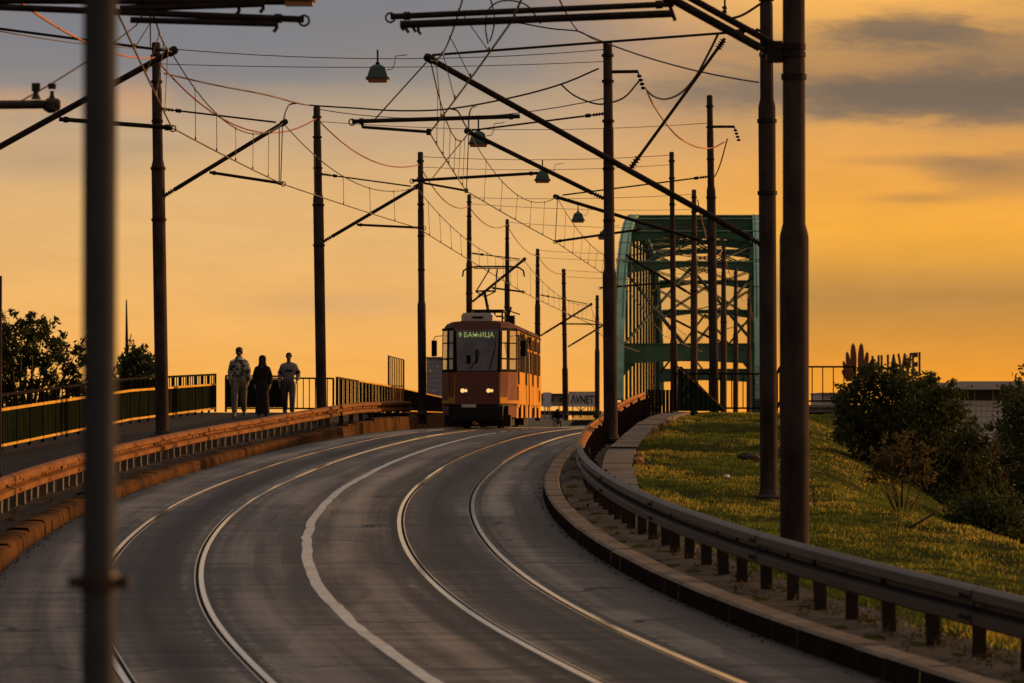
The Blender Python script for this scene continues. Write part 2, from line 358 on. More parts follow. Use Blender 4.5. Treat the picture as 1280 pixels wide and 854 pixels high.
# ------------------------------------------------------------------ guardrails
WP = [(.012, 0), (.035, .004), (.088, .030), (.092, .105), (-.020, .142), (-.020, .178), (.092, .214), (.088, .285), (.035, .307), (.012, .31)]
def wbeam(mb, o, side, Ds, ztop, thick=.004):
    # W profile facing the road: side=-1 bulges to -o
    f = [(o + side * x, z - .31) for x, z in WP]; bk = [(o + side * (x - .016), z - .31) for x, z in WP][::-1]
    sweep(mb, f + bk, Ds, closed=True, zadd=ztop)
def rtop(D):
    return float(np.interp(D, [8, 64, 87, 95, 100, 104], [.73, .73, .77, .92, 1.04, 1.12]))
gr_ = thing('guardrail', RP(26, 4.1, .15), 'long dark steel guardrail on short posts curving along the right kerb and the grass', 'guardrail')
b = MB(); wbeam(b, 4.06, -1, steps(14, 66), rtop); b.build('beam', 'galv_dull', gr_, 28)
def splice(D, o, side, top, par, m, mb_):
    b = MB(); wbeam(b, o + side * .007, side, [D, D + .16, D + .32], top); b.cur = 1
    for dd in (.05, .12, .20, .27):
        for dz in (-.075, -.235): p = RP(D + dd, o + side * .098, top(D) + dz); b.lathe(p, [(.017, 0), (.017, .014), (.0, .018)], 8, (side, 0, 0))
    p = RP(D + .16, o + side * .018, top(D) - .155); b.lathe(p, [(.022, 0), (.022, .015), (0, .02)], 8, (side, 0, 0)); b.build('splice', [m, mb_], par, 28)
for D in np.arange(20.2, 65, 8.0): splice(D, 4.06, -1, rtop, gr_, 'galv_dull', 'post')
for D in np.arange(16.6, 66, 1.33):
    p = RP(D, 4.13); z0 = p.z + .12; z1 = p.z + rtop(D) - .05
    a_ = random.gauss(0, .022); MB().box((p.x + random.gauss(0, .008), p.y + random.gauss(0, .05), (z0 + z1) / 2), (.11, .055, z1 - z0), (1, random.gauss(0, .08), 0), (random.gauss(0, .08), 1, 0), (a_, 0, 1)).build('post', 'post', gr_)
# tall slat fence that carries the same beam, rusty, up to the bridge
fe = thing('slat_fence', RP(64, 4.1, .15), 'brown fence of upright slats with a rusty lit top rail beside the right footpath', 'fence')
b = MB(); wbeam(b, 4.06, -1, steps(65.9, 104), rtop); b.build('top_rail', 'rust', fe, 50)
for D in np.arange(64.5, 104, .5):
    p = RP(D, 4.12); MB().box((p.x, p.y, p.z + .1 + (rtop(D) - .26) / 2), (.07, .14, rtop(D) - .28)).build('slat', 'slat', fe)
for D in np.arange(66, 104.5, 2.6):
    p = RP(D, 4.19); MB().box((p.x, p.y, p.z + rtop(D) / 2 + .0), (.07, .07, rtop(D) - .1)).build('post', 'slat', fe)
b = MB(); p0 = RP(104.1, 4.1); g1 = Vector((p0.x + .62, 104.3, p0.z))
for k in range(7): q = p0.lerp(g1, k / 6.0); b.box((q.x, q.y, q.z + .68), (.085, .03, .96))
b.build('end_panel', 'slat', fe)
def ltop(D): return float(np.interp(D, [8, 60, 90, 100, 106, 116], [.66, .66, .66, .72, .80, .80]))
gl = thing('guardrail', RP(40, -4.3, .15), 'double wave steel guardrail glowing orange in low sun along the left kerb', 'guardrail')
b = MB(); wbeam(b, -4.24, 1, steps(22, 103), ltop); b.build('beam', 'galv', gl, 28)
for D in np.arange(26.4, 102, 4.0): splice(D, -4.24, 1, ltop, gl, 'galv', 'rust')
for D in np.arange(24, 103, 1.0):
    p = RP(D, -4.30); z0 = p.z + .12; z1 = p.z + ltop(D) - .04
    MB().box((p.x + random.gauss(0, .008), p.y + random.gauss(0, .05), (z0 + z1) / 2), (.10, .17, z1 - z0), (1, 0, 0), (0, 1, 0), (random.gauss(0, .02), 0, 1)).build('post', 'post_pale', gl)
ge = thing('guardrail', RP(103, -4.3, .3), 'last short length of orange guardrail bent round beside the upright gate panel', 'guardrail')
b = MB(); wbeam(b, -4.24, 1, steps(103.3, 115.5), ltop); b.build('beam', 'galv', ge, 50)
for D in np.arange(104, 115, 1.6):
    p = RP(D, -4.30); MB().box((p.x, p.y, p.z + ltop(D) / 2), (.12, .07, ltop(D) - .1)).build('post', 'post', ge)

# ------------------------------------------------------------------ railings
def zw(D): return RZ(D) + WZ(D) if D < 109 else .10
def railing(name, label, pts, h, bars=.14, panel=None, gold=False, upper=True, spacing=1.6):
    """pts: list of (x, y, z) foot points"""
    t = thing(name, pts[0], label, 'railing')
    P = [Vector(p) for p in pts]; seg = []
    top = MB(); bl = []; k_ = 0
    for p, q in zip(P[:-1], P[1:]):
        top.bar(p + Vector((0, 0, h)), q + Vector((0, 0, h)), .07, .05)
        MB().bar(p + Vector((0, 0, .12)), q + Vector((0, 0, .12)), .05, .05).build('lower_rail', 'rail_gold' if (gold or panel) else 'rail_black', t)
        if panel: MB().bar(p + Vector((0, 0, panel[1])), q + Vector((0, 0, panel[1])), .06, .055).build('ledge', 'rail_gold', t)
        l = (q - p).length; n = max(1, int(l / bars))
        for i in range(1, n):
            c = p.lerp(q, i / n); bl.append((Vector((c.x, c.y, c.z + (h + .12) / 2)), h - .16))
        if panel:
            k = max(1, int(l / .62))
            for i in range(k):
                a_ = p.lerp(q, (i + .03) / k) ; b_ = p.lerp(q, (i + .97) / k); w = (b_ - a_); mid = (a_ + b_) / 2
                MB().bar(mid - w / 2 + Vector((0, 0, (panel[0] + panel[1]) / 2)), mid + w / 2 + Vector((0, 0, (panel[0] + panel[1]) / 2)), .02, panel[1] - panel[0] - .06).build('panel', 'panel_green', t)
        m = max(1, int(l / spacing))
        for i in range(m + 1):
            if i == m and q is not P[-1]: continue
            c = p.lerp(q, i / m); MB().box((c.x, c.y, c.z + h / 2), (.06, .06, h - .03)).build('post', 'rail_black', t)
    top.build('handrail', 'rail_gold' if gold else 'rail_black', t)
    for c, l in bl[:100]: MB().box(c, (.028, .028, l)).build('bar', 'rail_black', t)
    if len(bl) > 100:
        mb = MB()
        for c, l in bl[100:]: mb.box(c, (.028, .028, l))
        tag(mb.build('bars', 'rail_black', t), kind='stuff')
    return t
railing('panel_railing', 'railing with dark green sheet panels and sunlit yellow ledge along the left footpath', [(-11.6, 52, zw(52)), (-10.45, 64, zw(64)), (-9.7, 73, zw(73)), (-9.05, 91, zw(91)), (-8.42, 109, zw(108))], 1.08, .5, (.12, .80))
railing('panel_railing', 'green panelled railing standing just behind the three walkers', [(-8.36, 112.2, .1), (-6.75, 113.6, .1)], 1.07, .4, (.12, 1.0))
railing('bar_railing', 'open railing of dark bars beside the pole where the walkers pass', [(-6.72, 113.7, .1), (-5.35, 115, .1)], 1.02, .21)
railing('panel_railing', 'yellow topped railing with dark panels running away to the left of the tram', [(-5.25, 115, .1), (-5.0, 133, .1), (-4.6, 160, .1), (-4.5, 200, .1), (-4.35, 240, .1)], 1.05, .7, None, True, spacing=2.2)
railing('bar_railing', 'open dark railing on the concrete kerb behind the bush and twin poles', [(RP(104.4, 0).x + 4.95, 108.7, .1), (7.5, 108.7, .1), (7.6, 108.75, .30), (9.7, 108.75, .30)], 1.09, .29)
# upright spiked side panel over the left railing
t = thing('gate_panel', at(485, 515, 150), 'tall upright barred panel with slanting top beside the left railing', 'gate')
b = MB(); f_ = MB(); D = 150
for k in range(9):
    px = 486.5 + k * 2.2; MB().tube([at(px, 514, D), at(px, 446 + k * .55, D)], .022, 6).build('bar', 'rust', t)
for a_, c_ in (((485.2, 516), (485.2, 444)), ((505, 516), (505, 449.5)), ((485.2, 445), (505, 450)), ((485.2, 482), (505, 483)), ((485.2, 510), (505, 510))):
    f_.bar(at(*a_, D), at(*c_, D), .035, .035, (0, 1, 0))
f_.build('gate_frame', 'slat', t)
# stair side sheet next to the bridge on the right
t = thing('stair_wall', (at(850, 515, 108).x, 107.9, .1), 'sloping dark green sheet metal stair side with scrawled graffiti', 'stair')
b = MB(); pl = [at(848, 459, 107.6), at(852, 458, 107.6), at(907, 514, 107.6), at(846, 514, 107.6)]
b.add(pl + [p + Vector((0, .06, 0)) for p in pl], [(0, 1, 2, 3), (7, 6, 5, 4), (0, 4, 5, 1), (1, 5, 6, 2), (2, 6, 7, 3), (3, 7, 4, 0)]); b.build('sheet', 'green_dark', t)
for px in range(852, 904, 6): z1 = 459 + (px - 850) * .97; MB().bar(at(px, 514, 107.56), at(px, z1, 107.56), .06, .035).build('rib', 'panel_green', t)
b = MB(); b.bar(at(846, 457.5, 107.6), at(908, 514, 107.6), .07, .05); b.build('top_edge', 'rust', t)
M['graffiti'] = mat('grey_graffiti_paint', (.13, .14, .12), .8)
b = MB()
for k, (px, py) in enumerate(((857, 471), (859, 479), (856, 487), (860, 495), (857, 502))):
    pts = [at(px + 2.6 * math.cos(a_), py + 3.4 * math.sin(a_ * (1 + k % 2)), 107.55) for a_ in np.linspace(.3, 5.6, 12)]; b.tube(pts, .011, 5)
b.build('graffiti', 'graffiti', t)
def stone(name, p, r, m, seed, sq=.7):
    rg = random.Random(seed); bm = bmesh.new(); bmesh.ops.create_icosphere(bm, subdivisions=2, radius=r)
    for v in bm.verts:
        v.co *= 1 + .35 * mn.noise(v.co * (1.6 / r) * .6 + Vector((seed, 0, 0))); v.co.z *= sq; v.co.x = max(-r * .8, min(r * .8, v.co.x)); v.co.y = max(-r * .75, min(r * .75, v.co.y))
    me = bpy.data.meshes.new(name); bm.to_mesh(me); bm.free(); me.materials.append(M[m]); o = bpy.data.objects.new(name, me); COL.objects.link(o); o.location = p; o.rotation_euler = (0, 0, rg.uniform(.3, .9)); return o
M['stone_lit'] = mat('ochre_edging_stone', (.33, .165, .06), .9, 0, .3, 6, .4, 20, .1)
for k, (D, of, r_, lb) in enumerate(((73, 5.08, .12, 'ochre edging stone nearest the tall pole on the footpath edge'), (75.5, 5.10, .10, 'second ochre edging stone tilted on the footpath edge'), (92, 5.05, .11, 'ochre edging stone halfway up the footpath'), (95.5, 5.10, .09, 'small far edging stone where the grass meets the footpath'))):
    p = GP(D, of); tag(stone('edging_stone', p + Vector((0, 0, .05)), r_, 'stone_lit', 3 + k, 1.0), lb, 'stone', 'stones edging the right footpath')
tag(stone('rock', GP(77, 7.3) + Vector((0, 0, .02)), .27, 'dirt', 21, .6), 'dark rock half sunk in the grass right of the footpath', 'rock')
M['litter'] = mat('white_litter_paper', (.7, .68, .64), .8)
tag(stone('paper_scrap', GP(67.5, 6.6) + Vector((0, 0, .05)), .06, 'litter', 5, .5), 'crumpled white paper scrap lying in the grass left of the twin poles', 'litter')

# ------------------------------------------------------------------ poles and catenary arms
def shaft(mb, base, top, r, taper=True):
    """three stepped steel tubes with rounded collars"""
    h = top.z - base.z; z1 = h * .52; z2 = h * .80 if taper else h * .8
    prof = [(r * 1.12, -.2), (r * 1.12, .0), (r, .02), (r, z1), (r * .97, z1 + .05), (r * .78, z1 + .16), (r * .76, z2), (r * .74, z2 + .04), (r * .68, z2 + .1), (r * .66, h - .02), (r * .55, h)]
    mb.lathe(base, prof, 20)
POLES = []
def pole(label, px_top, py_top, D, zb, r, group, py_step=None, material='pole', px_bot=None):
    top = at(px_top, py_top, D); base = Vector((at(px_bot or px_top, 520, D).x, D, zb))
    t = thing('catenary_pole', base, label, 'pole', group)
    mb = MB(); h = top.z - base.z; zs = (at(px_top, py_step, D).z - zb) if py_step else h * .5
    z2 = zs + (h - zs) * .62
    prof = [(r * 1.0, -.3), (r, zs), (r * .98, zs + .05), (r * .78, zs + .17), (r * .75, z2), (r * .735, z2 + .03), (r * .67, z2 + .08), (r * .66, h - .03), (r * .5, h)]
    n = 20; c = Vector(base)
    mb.tube([c.lerp(Vector((top.x, D, zb + h)), hh / h) for rr, hh in prof], [rr for rr, hh in prof], n)
    mb.build('shaft', material, t, 40)
    b = MB(); b.lathe(base - Vector((0, 0, .02)), [(r * 1.9, 0), (r * 1.9, .05), (r * 1.2, .07), (r * 1.05, .16)], 14); b.build('base_plate', 'pole', t, 40)
    for f in (.55, .68, .8, .9, .965):
        b = MB()
        z = base.z + h * f; rr = r * (.78 if z - zb > zs else 1.02)
        xx = base.x + (top.x - base.x) * f
        b.lathe((xx, D, z - .03), [(rr * 1.12, 0), (rr * 1.12, .06)], 14); b.build('clamp_band', 'tube', t, 40)
    POLES.append((t, D)); t['_top'] = tuple(top)
    return t
GL_ = 'poles along the left side of the tracks'; GR_ = 'poles along the right side of the tracks'
def insul(mb, p, q, r):
    """ribbed insulator between two points"""
    p = Vector(p); q = Vector(q); l = (q - p).length; ax = (q - p).normalized(); pr = [(r * .5, 0)]
    for k in range(4): a_ = l * (.1 + .2 * k); pr += [(r * .6, a_), (r * 1.3, a_ + l * .06), (r * .6, a_ + l * .13)]
    pr.append((r * .5, l)); mb.lathe(p, pr, 10, ax)
def arm(t, D, strut, rod, reg=None, steady=None, r=.042, hang=None, eye=True):
    """strut/rod/reg/steady: pairs of photo pixels at depth D"""
    a_, b_ = at(*strut[0], D), at(*strut[1], D); k = (b_ - a_).normalized(); a_ = a_ - k * .07
    m = MB(); m.tube([a_ + k * .28, b_], r, 12); m.lathe(b_ - k * .05, [(r * 1.4, 0), (r * 1.4, .12), (r * .8, .16)], 12, k); m.build('strut', 'tube', t, 40)
    m = MB(); insul(m, a_, a_ + k * .30, r * 1.1); m.build('insulator', 'insul', t, 40)
    if rod:
        c_, d_ = at(*rod[0], D), at(*rod[1], D); kk = (d_ - c_).normalized(); c_ = c_ - kk * .07; m = MB()
        insul(m, c_, c_ + kk * .32, r * .8); m.build('insulator', 'insul', t, 40)
        m = MB(); m.tube([c_ + kk * .3, d_], r * .42, 8); m.lathe(c_ + kk * .32, [(r * .9, 0), (r * .9, .12)], 8, kk); m.build('top_tie', 'tube', t, 40)
    if reg:
        c_, d_ = at(*reg[0], D), at(*reg[1], D); kk = (d_ - c_).normalized()
        m = MB(); m.tube([c_, d_], r * .72, 10)
        for f in (.04, .93): m.lathe(c_.lerp(d_, f), [(r * 1.0, 0), (r * 1.0, .07)], 10, kk)
        ring = d_.copy(); m.tube([ring + Vector((.05 * math.cos(x), 0, .05 * math.sin(x) - .01)) for x in np.linspace(0, 6.28, 10)], .012, 6)
        m.build('registration_tube', 'tube', t, 40)
    if steady:
        c_, d_ = at(*steady[0], D), at(*steady[1], D)
        m = MB(); m.tube([c_ + Vector((0, 0, .10)), c_ + Vector((0, 0, .02)), c_, d_], r * .5, 8); m.lathe(d_ - Vector((0, 0, .05)), [(r * .8, 0), (r * .8, .1)], 8); m.build('steady_arm', 'tube', t, 40)
    if hang:
        for (p1, q1) in hang: MB().tube([at(*p1, D), at(*q1, D)], .012, 6).build('stay_wire', 'wire', t)

# right side poles
p990 = pole('stoutest nearest pole standing in the grass behind the right guardrail', 991.5, -420, 40, RZ(40) + .02, .152, GR_, 300, px_bot=993)
p960 = pole('slimmer pole just left of and behind the stoutest right pole', 957.5, -70, 60, GZ(60, 6.9) , .135, GR_, 137, px_bot=961)
p763 = pole('pole standing on the footpath beside the slat fence', 759.5, 52, 87, RZ(87) + .24, .158, GR_, 345, px_bot=763.5)
p889 = pole('tall pole with side bracket rising from the grass before the green bridge', 887, 119, 108, .0, .125, GR_, 240, px_bot=893)
p843 = pole('pole right of the footpath end, leftmost of those before the bridge', 839.5, 190, 122, .05, .115, GR_, 430, px_bot=843)
p868 = pole('brownish pole between the two darkest poles before the bridge', 867.5, 237, 142, .05, .128, GR_, 330, 'pole_far')
p906 = pole('far brownish pole in the bridge mouth with a cable loop at its top', 904.5, 308, 192, .05, .155, GR_, 395, 'pole_far')
p920 = pole('thin far pole in the bridge mouth, second from the arch end', 919.5, 334, 218, .05, .15, GR_, 420, 'pole_far')
p938 = pole('farthest right pole close to the right arch rib', 936, 365, 260, .05, .16, GR_, 440, 'pole_far')
# left side poles
pA = pole('pole outside the left edge carrying the arm that crosses the blurred post', -95, 25, 60, zw(60), .14, GL_, 300)
p198 = pole('nearest whole pole on the left, in front of the panelled railing', 195, 53, 82, zw(82), .142, GL_, 210, px_bot=203)
p400 = pole('pole right of the three walkers', 396, 133, 102, zw(102), .14, GL_, 250, px_bot=402)
p527 = pole('pole at the end of the low kerb wall beside the tram front', 525.5, 190, 118, .05, .128, GL_, 383, px_bot=528)
p587 = pole('pole rising right behind the tram front and its pantograph', 586.5, 243, 144, .05, .115, GL_, 332)
p634 = pole('pole rising behind the middle of the tram roof', 634, 274, 162, .05, .115, GL_, 355)
p672 = pole('pole rising at the rear of the tram side', 672, 311, 190, .05, .135, GL_, 383)
p706 = pole('slender pole between the tram rear and the white letter billboard', 704.5, 336, 217, .05, .165, GL_, 463, px_bot=707)
p747 = pole('farthest left pole just right of the letter billboard', 746.5, 369, 264, .05, .17, GL_, 440)
pN = pole('near pole outside the top left corner carrying two tubes', -260, -420, 36, RZ(36), .15, GL_, 250)

arm(p990, 40, ((972, 72), (838, -2)), None, ((842, 5), (488, 21)), None, .045)
for a_, b_, r_ in (((972, 58), (842, -14), .036), ((842, 17), (500, 31), .04), ((836, 4), (844, 26), .02)): MB().tube([at(*a_, 40), at(*b_, 40)], r_, 12).build('tie_tube', 'tube', p990, 40)
m = MB(); m.box(at(968, 65, 40), (.16, .14, .22)); m.lathe(at(991, 60, 40) - Vector((0, 0, .02)), [(.135, 0), (.135, .06)], 20); m.lathe(at(991, 69, 40) - Vector((0, 0, .02)), [(.135, 0), (.135, .05)], 20)
for dx in (0, 1): m.tube([at(950 + dx * 14, 56 + dx * 18, 40), at(985, 66 - dx * 8, 40)], .028, 8)
m.build('arm_bracket', 'tube', p990, 40)
for px, py in ((502, 26), (508, 29), (517, 28), (523, 31)): MB().tube([at(px, py, 40), at(px, py + 8, 40), at(px + 3, py + 12, 40)], .016, 6).build('hook', 'tube', p990, 40)
arm(p960, 60, ((952, 306), (538, 74)), ((950, 38), (540, 69)), ((650, 145.5), (440, 152)), ((453, 159), (536, 165)), .048, [((533, 78), (468, 150))])
arm(p763, 87, ((752, 247), (586, 165)), ((752, 142.5), (590, 163)), ((672, 216.5), (515, 226)), ((530, 229), (583, 238.5)), .05, [((586, 166), (541, 222)), ((586, 167), (583, 238))])
arm(p889, 108, ((884, 303), (696, 246.5)), ((884, 221), (703, 244)), ((800, 287), (694, 302)), None, .05, [((697, 247), (694, 302))])
arm(p868, 142, ((864, 368), (785, 321)), ((864, 300), (790, 320)), ((840, 353), (750, 360)), None, .05)
arm(p906, 192, ((902, 430), (834, 395)), ((902, 380), (838, 394)), None, None, .055)
arm(p938, 260, ((934, 440), (880, 418)), ((934, 405), (884, 417)), None, None, .055)
arm(pA, 60, ((-95, 236), (214, 65)), ((-92, 24), (212, 64)), ((74, 149), (216, 160)), None, .05)
arm(p198, 82, ((207, 244), (354, 154)), ((205, 136.5), (345, 153)), ((262, 215.5), (354, 229.5)), None, .046, [((349, 160), (349, 226)), ((353, 158), (351, 226))])
arm(p400, 102, ((406, 301), (520, 234)), ((404, 218), (514, 233)), ((446, 281), (530, 285)), None, .046)
arm(p587, 144, ((592, 376), (654.5, 325)), ((592, 317), (650, 324)), ((615, 360), (655, 365)), None, .05)
arm(p672, 190, ((677, 419), (738, 381)), ((677, 369), (734, 380)), ((700, 405), (738, 405)), None, .05)
arm(p706, 217, ((711, 433), (757, 405)), ((711, 394), (752, 404)), ((712, 405), (760, 406)), None, .05)
arm(pN, 36, ((-200, 140), (-60, 20)), None, ((-150, 3), (380, 24.5)), None, .045)
for a_, b_, r_ in (((-150, 0), (390, 2), .035), ((150, 11), (330, 4.5), .034), ((163, 25), (345, 30), .03)): MB().tube([at(*a_, 36), at(*b_, 36)], r_, 10).build('tie_tube', 'tube', pN, 40)
for px, py in ((298, 8), (328, 5), (345, 29)): MB().tube([at(px, py - 4, 36), at(px + 1, py + 6, 36), at(px - 3, py + 11, 36)], .018, 8).build('hook', 'tube', pN, 40)
m = MB(); m.tube([at(-220, 133, 36), at(66, 130.5, 36)], .042, 14); m.lathe(at(58, 131, 36), [(.06, 0), (.06, .11), (.04, .13)], 14, (1, 0, 0))
for px, w in ((45, .05), (65, .035)):
    m.tube([at(px, 124, 36), at(px, 118, 36), at(px, 114, 36)], [w, w * .5, w * .6], 10)
m.box(at(45, 109, 36), (.075, .06, .075)); m.box(at(65, 108, 36), (.07, .05, .05)); m.lathe(at(64, 132, 36) - Vector((0, 0, .07)), [(.03, 0), (.075, .03), (.075, .10), (.03, .14)], 12)
m.build('insulated_arm', 'galv_dull', pN, 40)
# hanging pull-off rod and side brackets
for t, D, (x0, y0), (x1, y1) in ((p763, 87, (761, 90), (797.5, 89.5)), (p889, 108, (888, 158.5), (918, 158.5))):
    m = MB(); m.bar(at(x0, y0, D), at(x1, y1, D), .07, .07); c = at(x1, y1, D); m.tube([c, c + Vector((.02, 0, -.12))], .02, 6)
    for k in range(4): m.lathe(c + Vector((.03 + .03 * k, 0, -.14 - .09 * k)), [(.02, 0), (.055, .02), (.055, .05), (.02, .07)], 10)
    m.build('side_bracket', 'tube', t, 40)
m = MB(); m.tube([at(788, 211, 62), at(905, 50, 62)], .026, 8); insul(m, at(788, 211, 62), at(800, 194, 62), .05); insul(m, at(897, 62, 62), at(906, 48, 62), .05); m.build('stay_rod', 'tube', p960, 40)
m = MB(); m.tube([at(906, -5, 62), at(906, 14, 62)], .018, 6)
for k in range(3): m.lathe(at(906, 12 + k * 5, 62), [(.02, 0), (.045, .02), (.045, .045), (.02, .06)], 10)
m.build('hanging_insulator', 'insul', p960, 40)

def sag(p, q, s, n=14):
    return [p.lerp(q, i / n) - Vector((0, 0, s * 4 * (i / n) * (1 - i / n))) for i in range(n + 1)]
def crv(P, n=6):
    if len(P) > 12 or len(P) < 3: return P
    Q = [P[0] * 2 - P[1]] + list(P) + [P[-1] * 2 - P[-2]]; out = []
    for i in range(1, len(Q) - 2):
        for k in range(n):
            t = k / n; a, b, c, d = Q[i - 1:i + 3]
            out.append(.5 * ((2 * b) + (c - a) * t + (2 * a - 5 * b + 4 * c - d) * t * t + (3 * b - a - 3 * c + d) * t ** 3))
    return out + [P[-1]]
def wire(name, label, cat, runs, r, m='wire', group=None):
    b = MB(); runs = [crv(p) for p in runs]
    for pts in runs: b.tube(pts, r, 6)
    return tag(b.build(name, m, smooth=60), label, cat, group)
# catenary: supports as (depth, messenger px, contact px)
def line(label, sup, r=.011):
    ms = [at(*a_, D) for D, a_, c_ in sup]; cs = [at(*c_, D) for D, a_, c_ in sup]
    t = thing('overhead_line', ms[0], label, 'overhead line', 'overhead lines above the two tracks')
    mb = MB(); cb = MB(); drops = []
    for i in range(len(ms) - 1):
        L_ = (ms[i + 1] - ms[i]).length; gap = min((ms[i] - cs[i]).z, (ms[i + 1] - cs[i + 1]).z); sg = min(.75, gap * .55)
        n = 18; pm = sag(ms[i], ms[i + 1], sg, n); pc = sag(cs[i], cs[i + 1], .02, n)
        mb.tube(pm, r, 6); cb.tube(pc, r * 1.15, 6)
        k = max(3, int(L_ / 3.4))
        for j in range(1, k):
            f = j / k * n; i0 = int(f); u = f - i0; drops.append((pm[i0].lerp(pm[min(n, i0 + 1)], u), pc[i0].lerp(pc[min(n, i0 + 1)], u)))
    mb.build('messenger_wire', 'wire', t, 60); cb.build('contact_wire', 'wire', t, 60)
    for a_, c_ in drops[:90]:
        d = MB(); d.tube([a_, c_], .006, 5); d.lathe(a_ - Vector((0, 0, .03)), [(.016, 0), (.016, .05)], 6); d.lathe(c_ - Vector((0, 0, .01)), [(.016, 0), (.016, .07)], 6); d.build('dropper', 'wire', t)
    return t
line('overhead line hung above the right track from the crossing arms', [(24, (700, -330), (716, -160)), (40, (588, -40), (640, 26)), (60, (538, 75), (537, 166)), (87, (586, 165), (583, 239)), (108, (696, 246.5), (694, 302)), (142, (785, 321), (782, 360)), (192, (834, 395), (830, 420)), (260, (880, 418), (878, 440))])
line('overhead line hung above the left track past the tram', [(24, (150, -190), (80, -150)), (40, (185, -10), (150, 22)), (60, (214, 65), (215, 160)), (82, (354, 154), (353, 230)), (102, (520, 234), (522, 285)), (144, (654.5, 325), (655, 366)), (190, (738, 381), (738, 405)), (217, (757, 405), (758, 425)), (264, (800, 425), (800, 440))])

# cables crossing between poles
G_SP = 'thin span wires between left and right poles'
def two(a_, Da, b_, Db, s): return sag(at(*a_, Da), at(*b_, Db), s)
wire('span_wire', 'upper span wire carrying the first green lamp', 'wire', [two((200, 60), 82, (755, 62), 87, .22)], .010, 'wire', G_SP)
wire('span_wire', 'lower span wire under the first green lamp', 'wire', [two((200, 80), 82, (755, 77), 87, .10)], .009, 'wire', G_SP)
wire('span_wire', 'span wire carrying the second lamp from the pole by the walkers', 'wire', [two((400, 137), 102, (760, 122), 87, .35)], .012, 'wire', G_SP)
wire('span_wire', 'lower span wire beneath the second green lamp', 'wire', [two((400, 152), 102, (885, 154), 108, .2)], .009, 'wire', G_SP)
wire('span_wire', 'span wire carrying the third lamp above the tram stop side', 'wire', [two((528, 196), 118, (838, 194), 122, .12)], .010, 'wire', G_SP)
wire('span_wire', 'lower span wire beneath the third lamp', 'wire', [two((528, 209), 118, (838, 206), 122, .12)], .009, 'wire', G_SP)
wire('span_wire', 'span wire carrying the fourth lamp', 'wire', [two((588, 247), 144, (866, 243), 142, .1)], .010, 'wire', G_SP)
wire('span_wire', 'lower span wire beneath the fourth lamp', 'wire', [two((588, 255), 144, (866, 262), 142, .1)], .009, 'wire', G_SP)
wire('span_wire', 'span wire carrying the half hidden fifth lamp', 'wire', [two((635, 278), 162, (866, 284), 142, .1)], .010, 'wire', G_SP)
wire('span_wire', 'faint far span wire across the tram roof height', 'wire', [two((672, 313), 190, (904, 316), 192, .15), two((672, 322), 190, (904, 326), 192, .1)], .010, 'wire', G_SP)
wire('span_wire', 'faintest far span wire before the bridge', 'wire', [two((706, 338), 217, (919, 340), 218, .15), two((706, 346), 217, (919, 350), 218, .1)], .011, 'wire', G_SP)
wire('span_wire', 'long thin wire running from the top left corner to the first whole pole', 'wire', [two((0, 39), 60, (190, 61), 82, .06)], .011, 'wire', G_SP)
wire('feeder_cable', 'clamped feeder cable drooping from the left poles up to the footpath pole', 'cable', [
    [at(206, 92, 82), at(272, 107, 86), at(330, 118, 90), at(372, 129, 92), at(392, 132, 93), at(440, 135, 92), at(500, 138.5, 91), at(563, 136, 90), at(640, 122, 88.5), at(701, 105.5, 88), at(748, 86, 87)],
    [at(563, 136, 90), at(572, 139, 90), at(578, 150, 89), at(586, 164, 87)], [at(586, 164, 87), at(586, 148, 88), at(589, 136, 88.5), at(596, 132, 89)],
    [at(701, 105.5, 88), at(717, 119, 88), at(738, 128, 87.5), at(755, 130, 87.2), at(780, 122, 87), at(800, 100, 87)],
    [at(372, 129, 92), at(362, 131, 92), at(357, 140, 90), at(354, 153, 82)]], .020)
wire('feeder_cable', 'orange lit cable sagging between the left poles', 'cable', [
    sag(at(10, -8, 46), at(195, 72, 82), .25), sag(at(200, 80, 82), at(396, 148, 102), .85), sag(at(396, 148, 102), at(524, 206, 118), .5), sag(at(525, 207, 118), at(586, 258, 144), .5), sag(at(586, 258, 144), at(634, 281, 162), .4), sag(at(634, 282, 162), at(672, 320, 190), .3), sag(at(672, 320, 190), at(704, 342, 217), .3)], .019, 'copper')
wire('feeder_cable', 'orange lit cable looping down the right poles into the bridge', 'cable', [
    [at(808, 112, 87), at(816, 130, 90), at(832, 154, 96), at(850, 173, 101), at(872, 184, 105), at(890, 185, 107), at(905, 178, 108)], [at(909, 174, 108), at(902, 200, 112), at(896, 216, 117), at(890, 225, 122)],
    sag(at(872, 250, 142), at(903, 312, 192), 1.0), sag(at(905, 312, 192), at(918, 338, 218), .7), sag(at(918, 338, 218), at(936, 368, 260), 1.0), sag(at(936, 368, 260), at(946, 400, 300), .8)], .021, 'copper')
wire('feeder_cable', 'dark feeder loop hanging under the crossing arms of the right poles', 'cable', [
    [at(809, 114, 87), at(818, 121, 86), at(832, 124, 83), at(850, 117, 78), at(868, 98, 70), at(885, 68, 64), at(897, 44, 62)], [at(905, 24, 60), at(915, 23, 60), at(930, 18, 60), at(952, 4, 60)]], .022)
wire('stay_wire', 'long wire from the top middle down to the slim right pole', 'wire', [sag(at(720, 38, 70), at(948, 103, 60), .12), [at(645, 28, 70), at(690, 36, 70), at(722, 39, 70), at(735, 45, 70)], sag(at(735, 45, 70), at(757, 54, 87), .02)], .014, 'wire', 'stay wires across the top')
wire('stay_wire', 'short wire slanting from the top edge to the long top wire', 'wire', [sag(at(695, -10, 48), at(722, 38, 70), .05)], .013, 'wire', 'stay wires across the top')
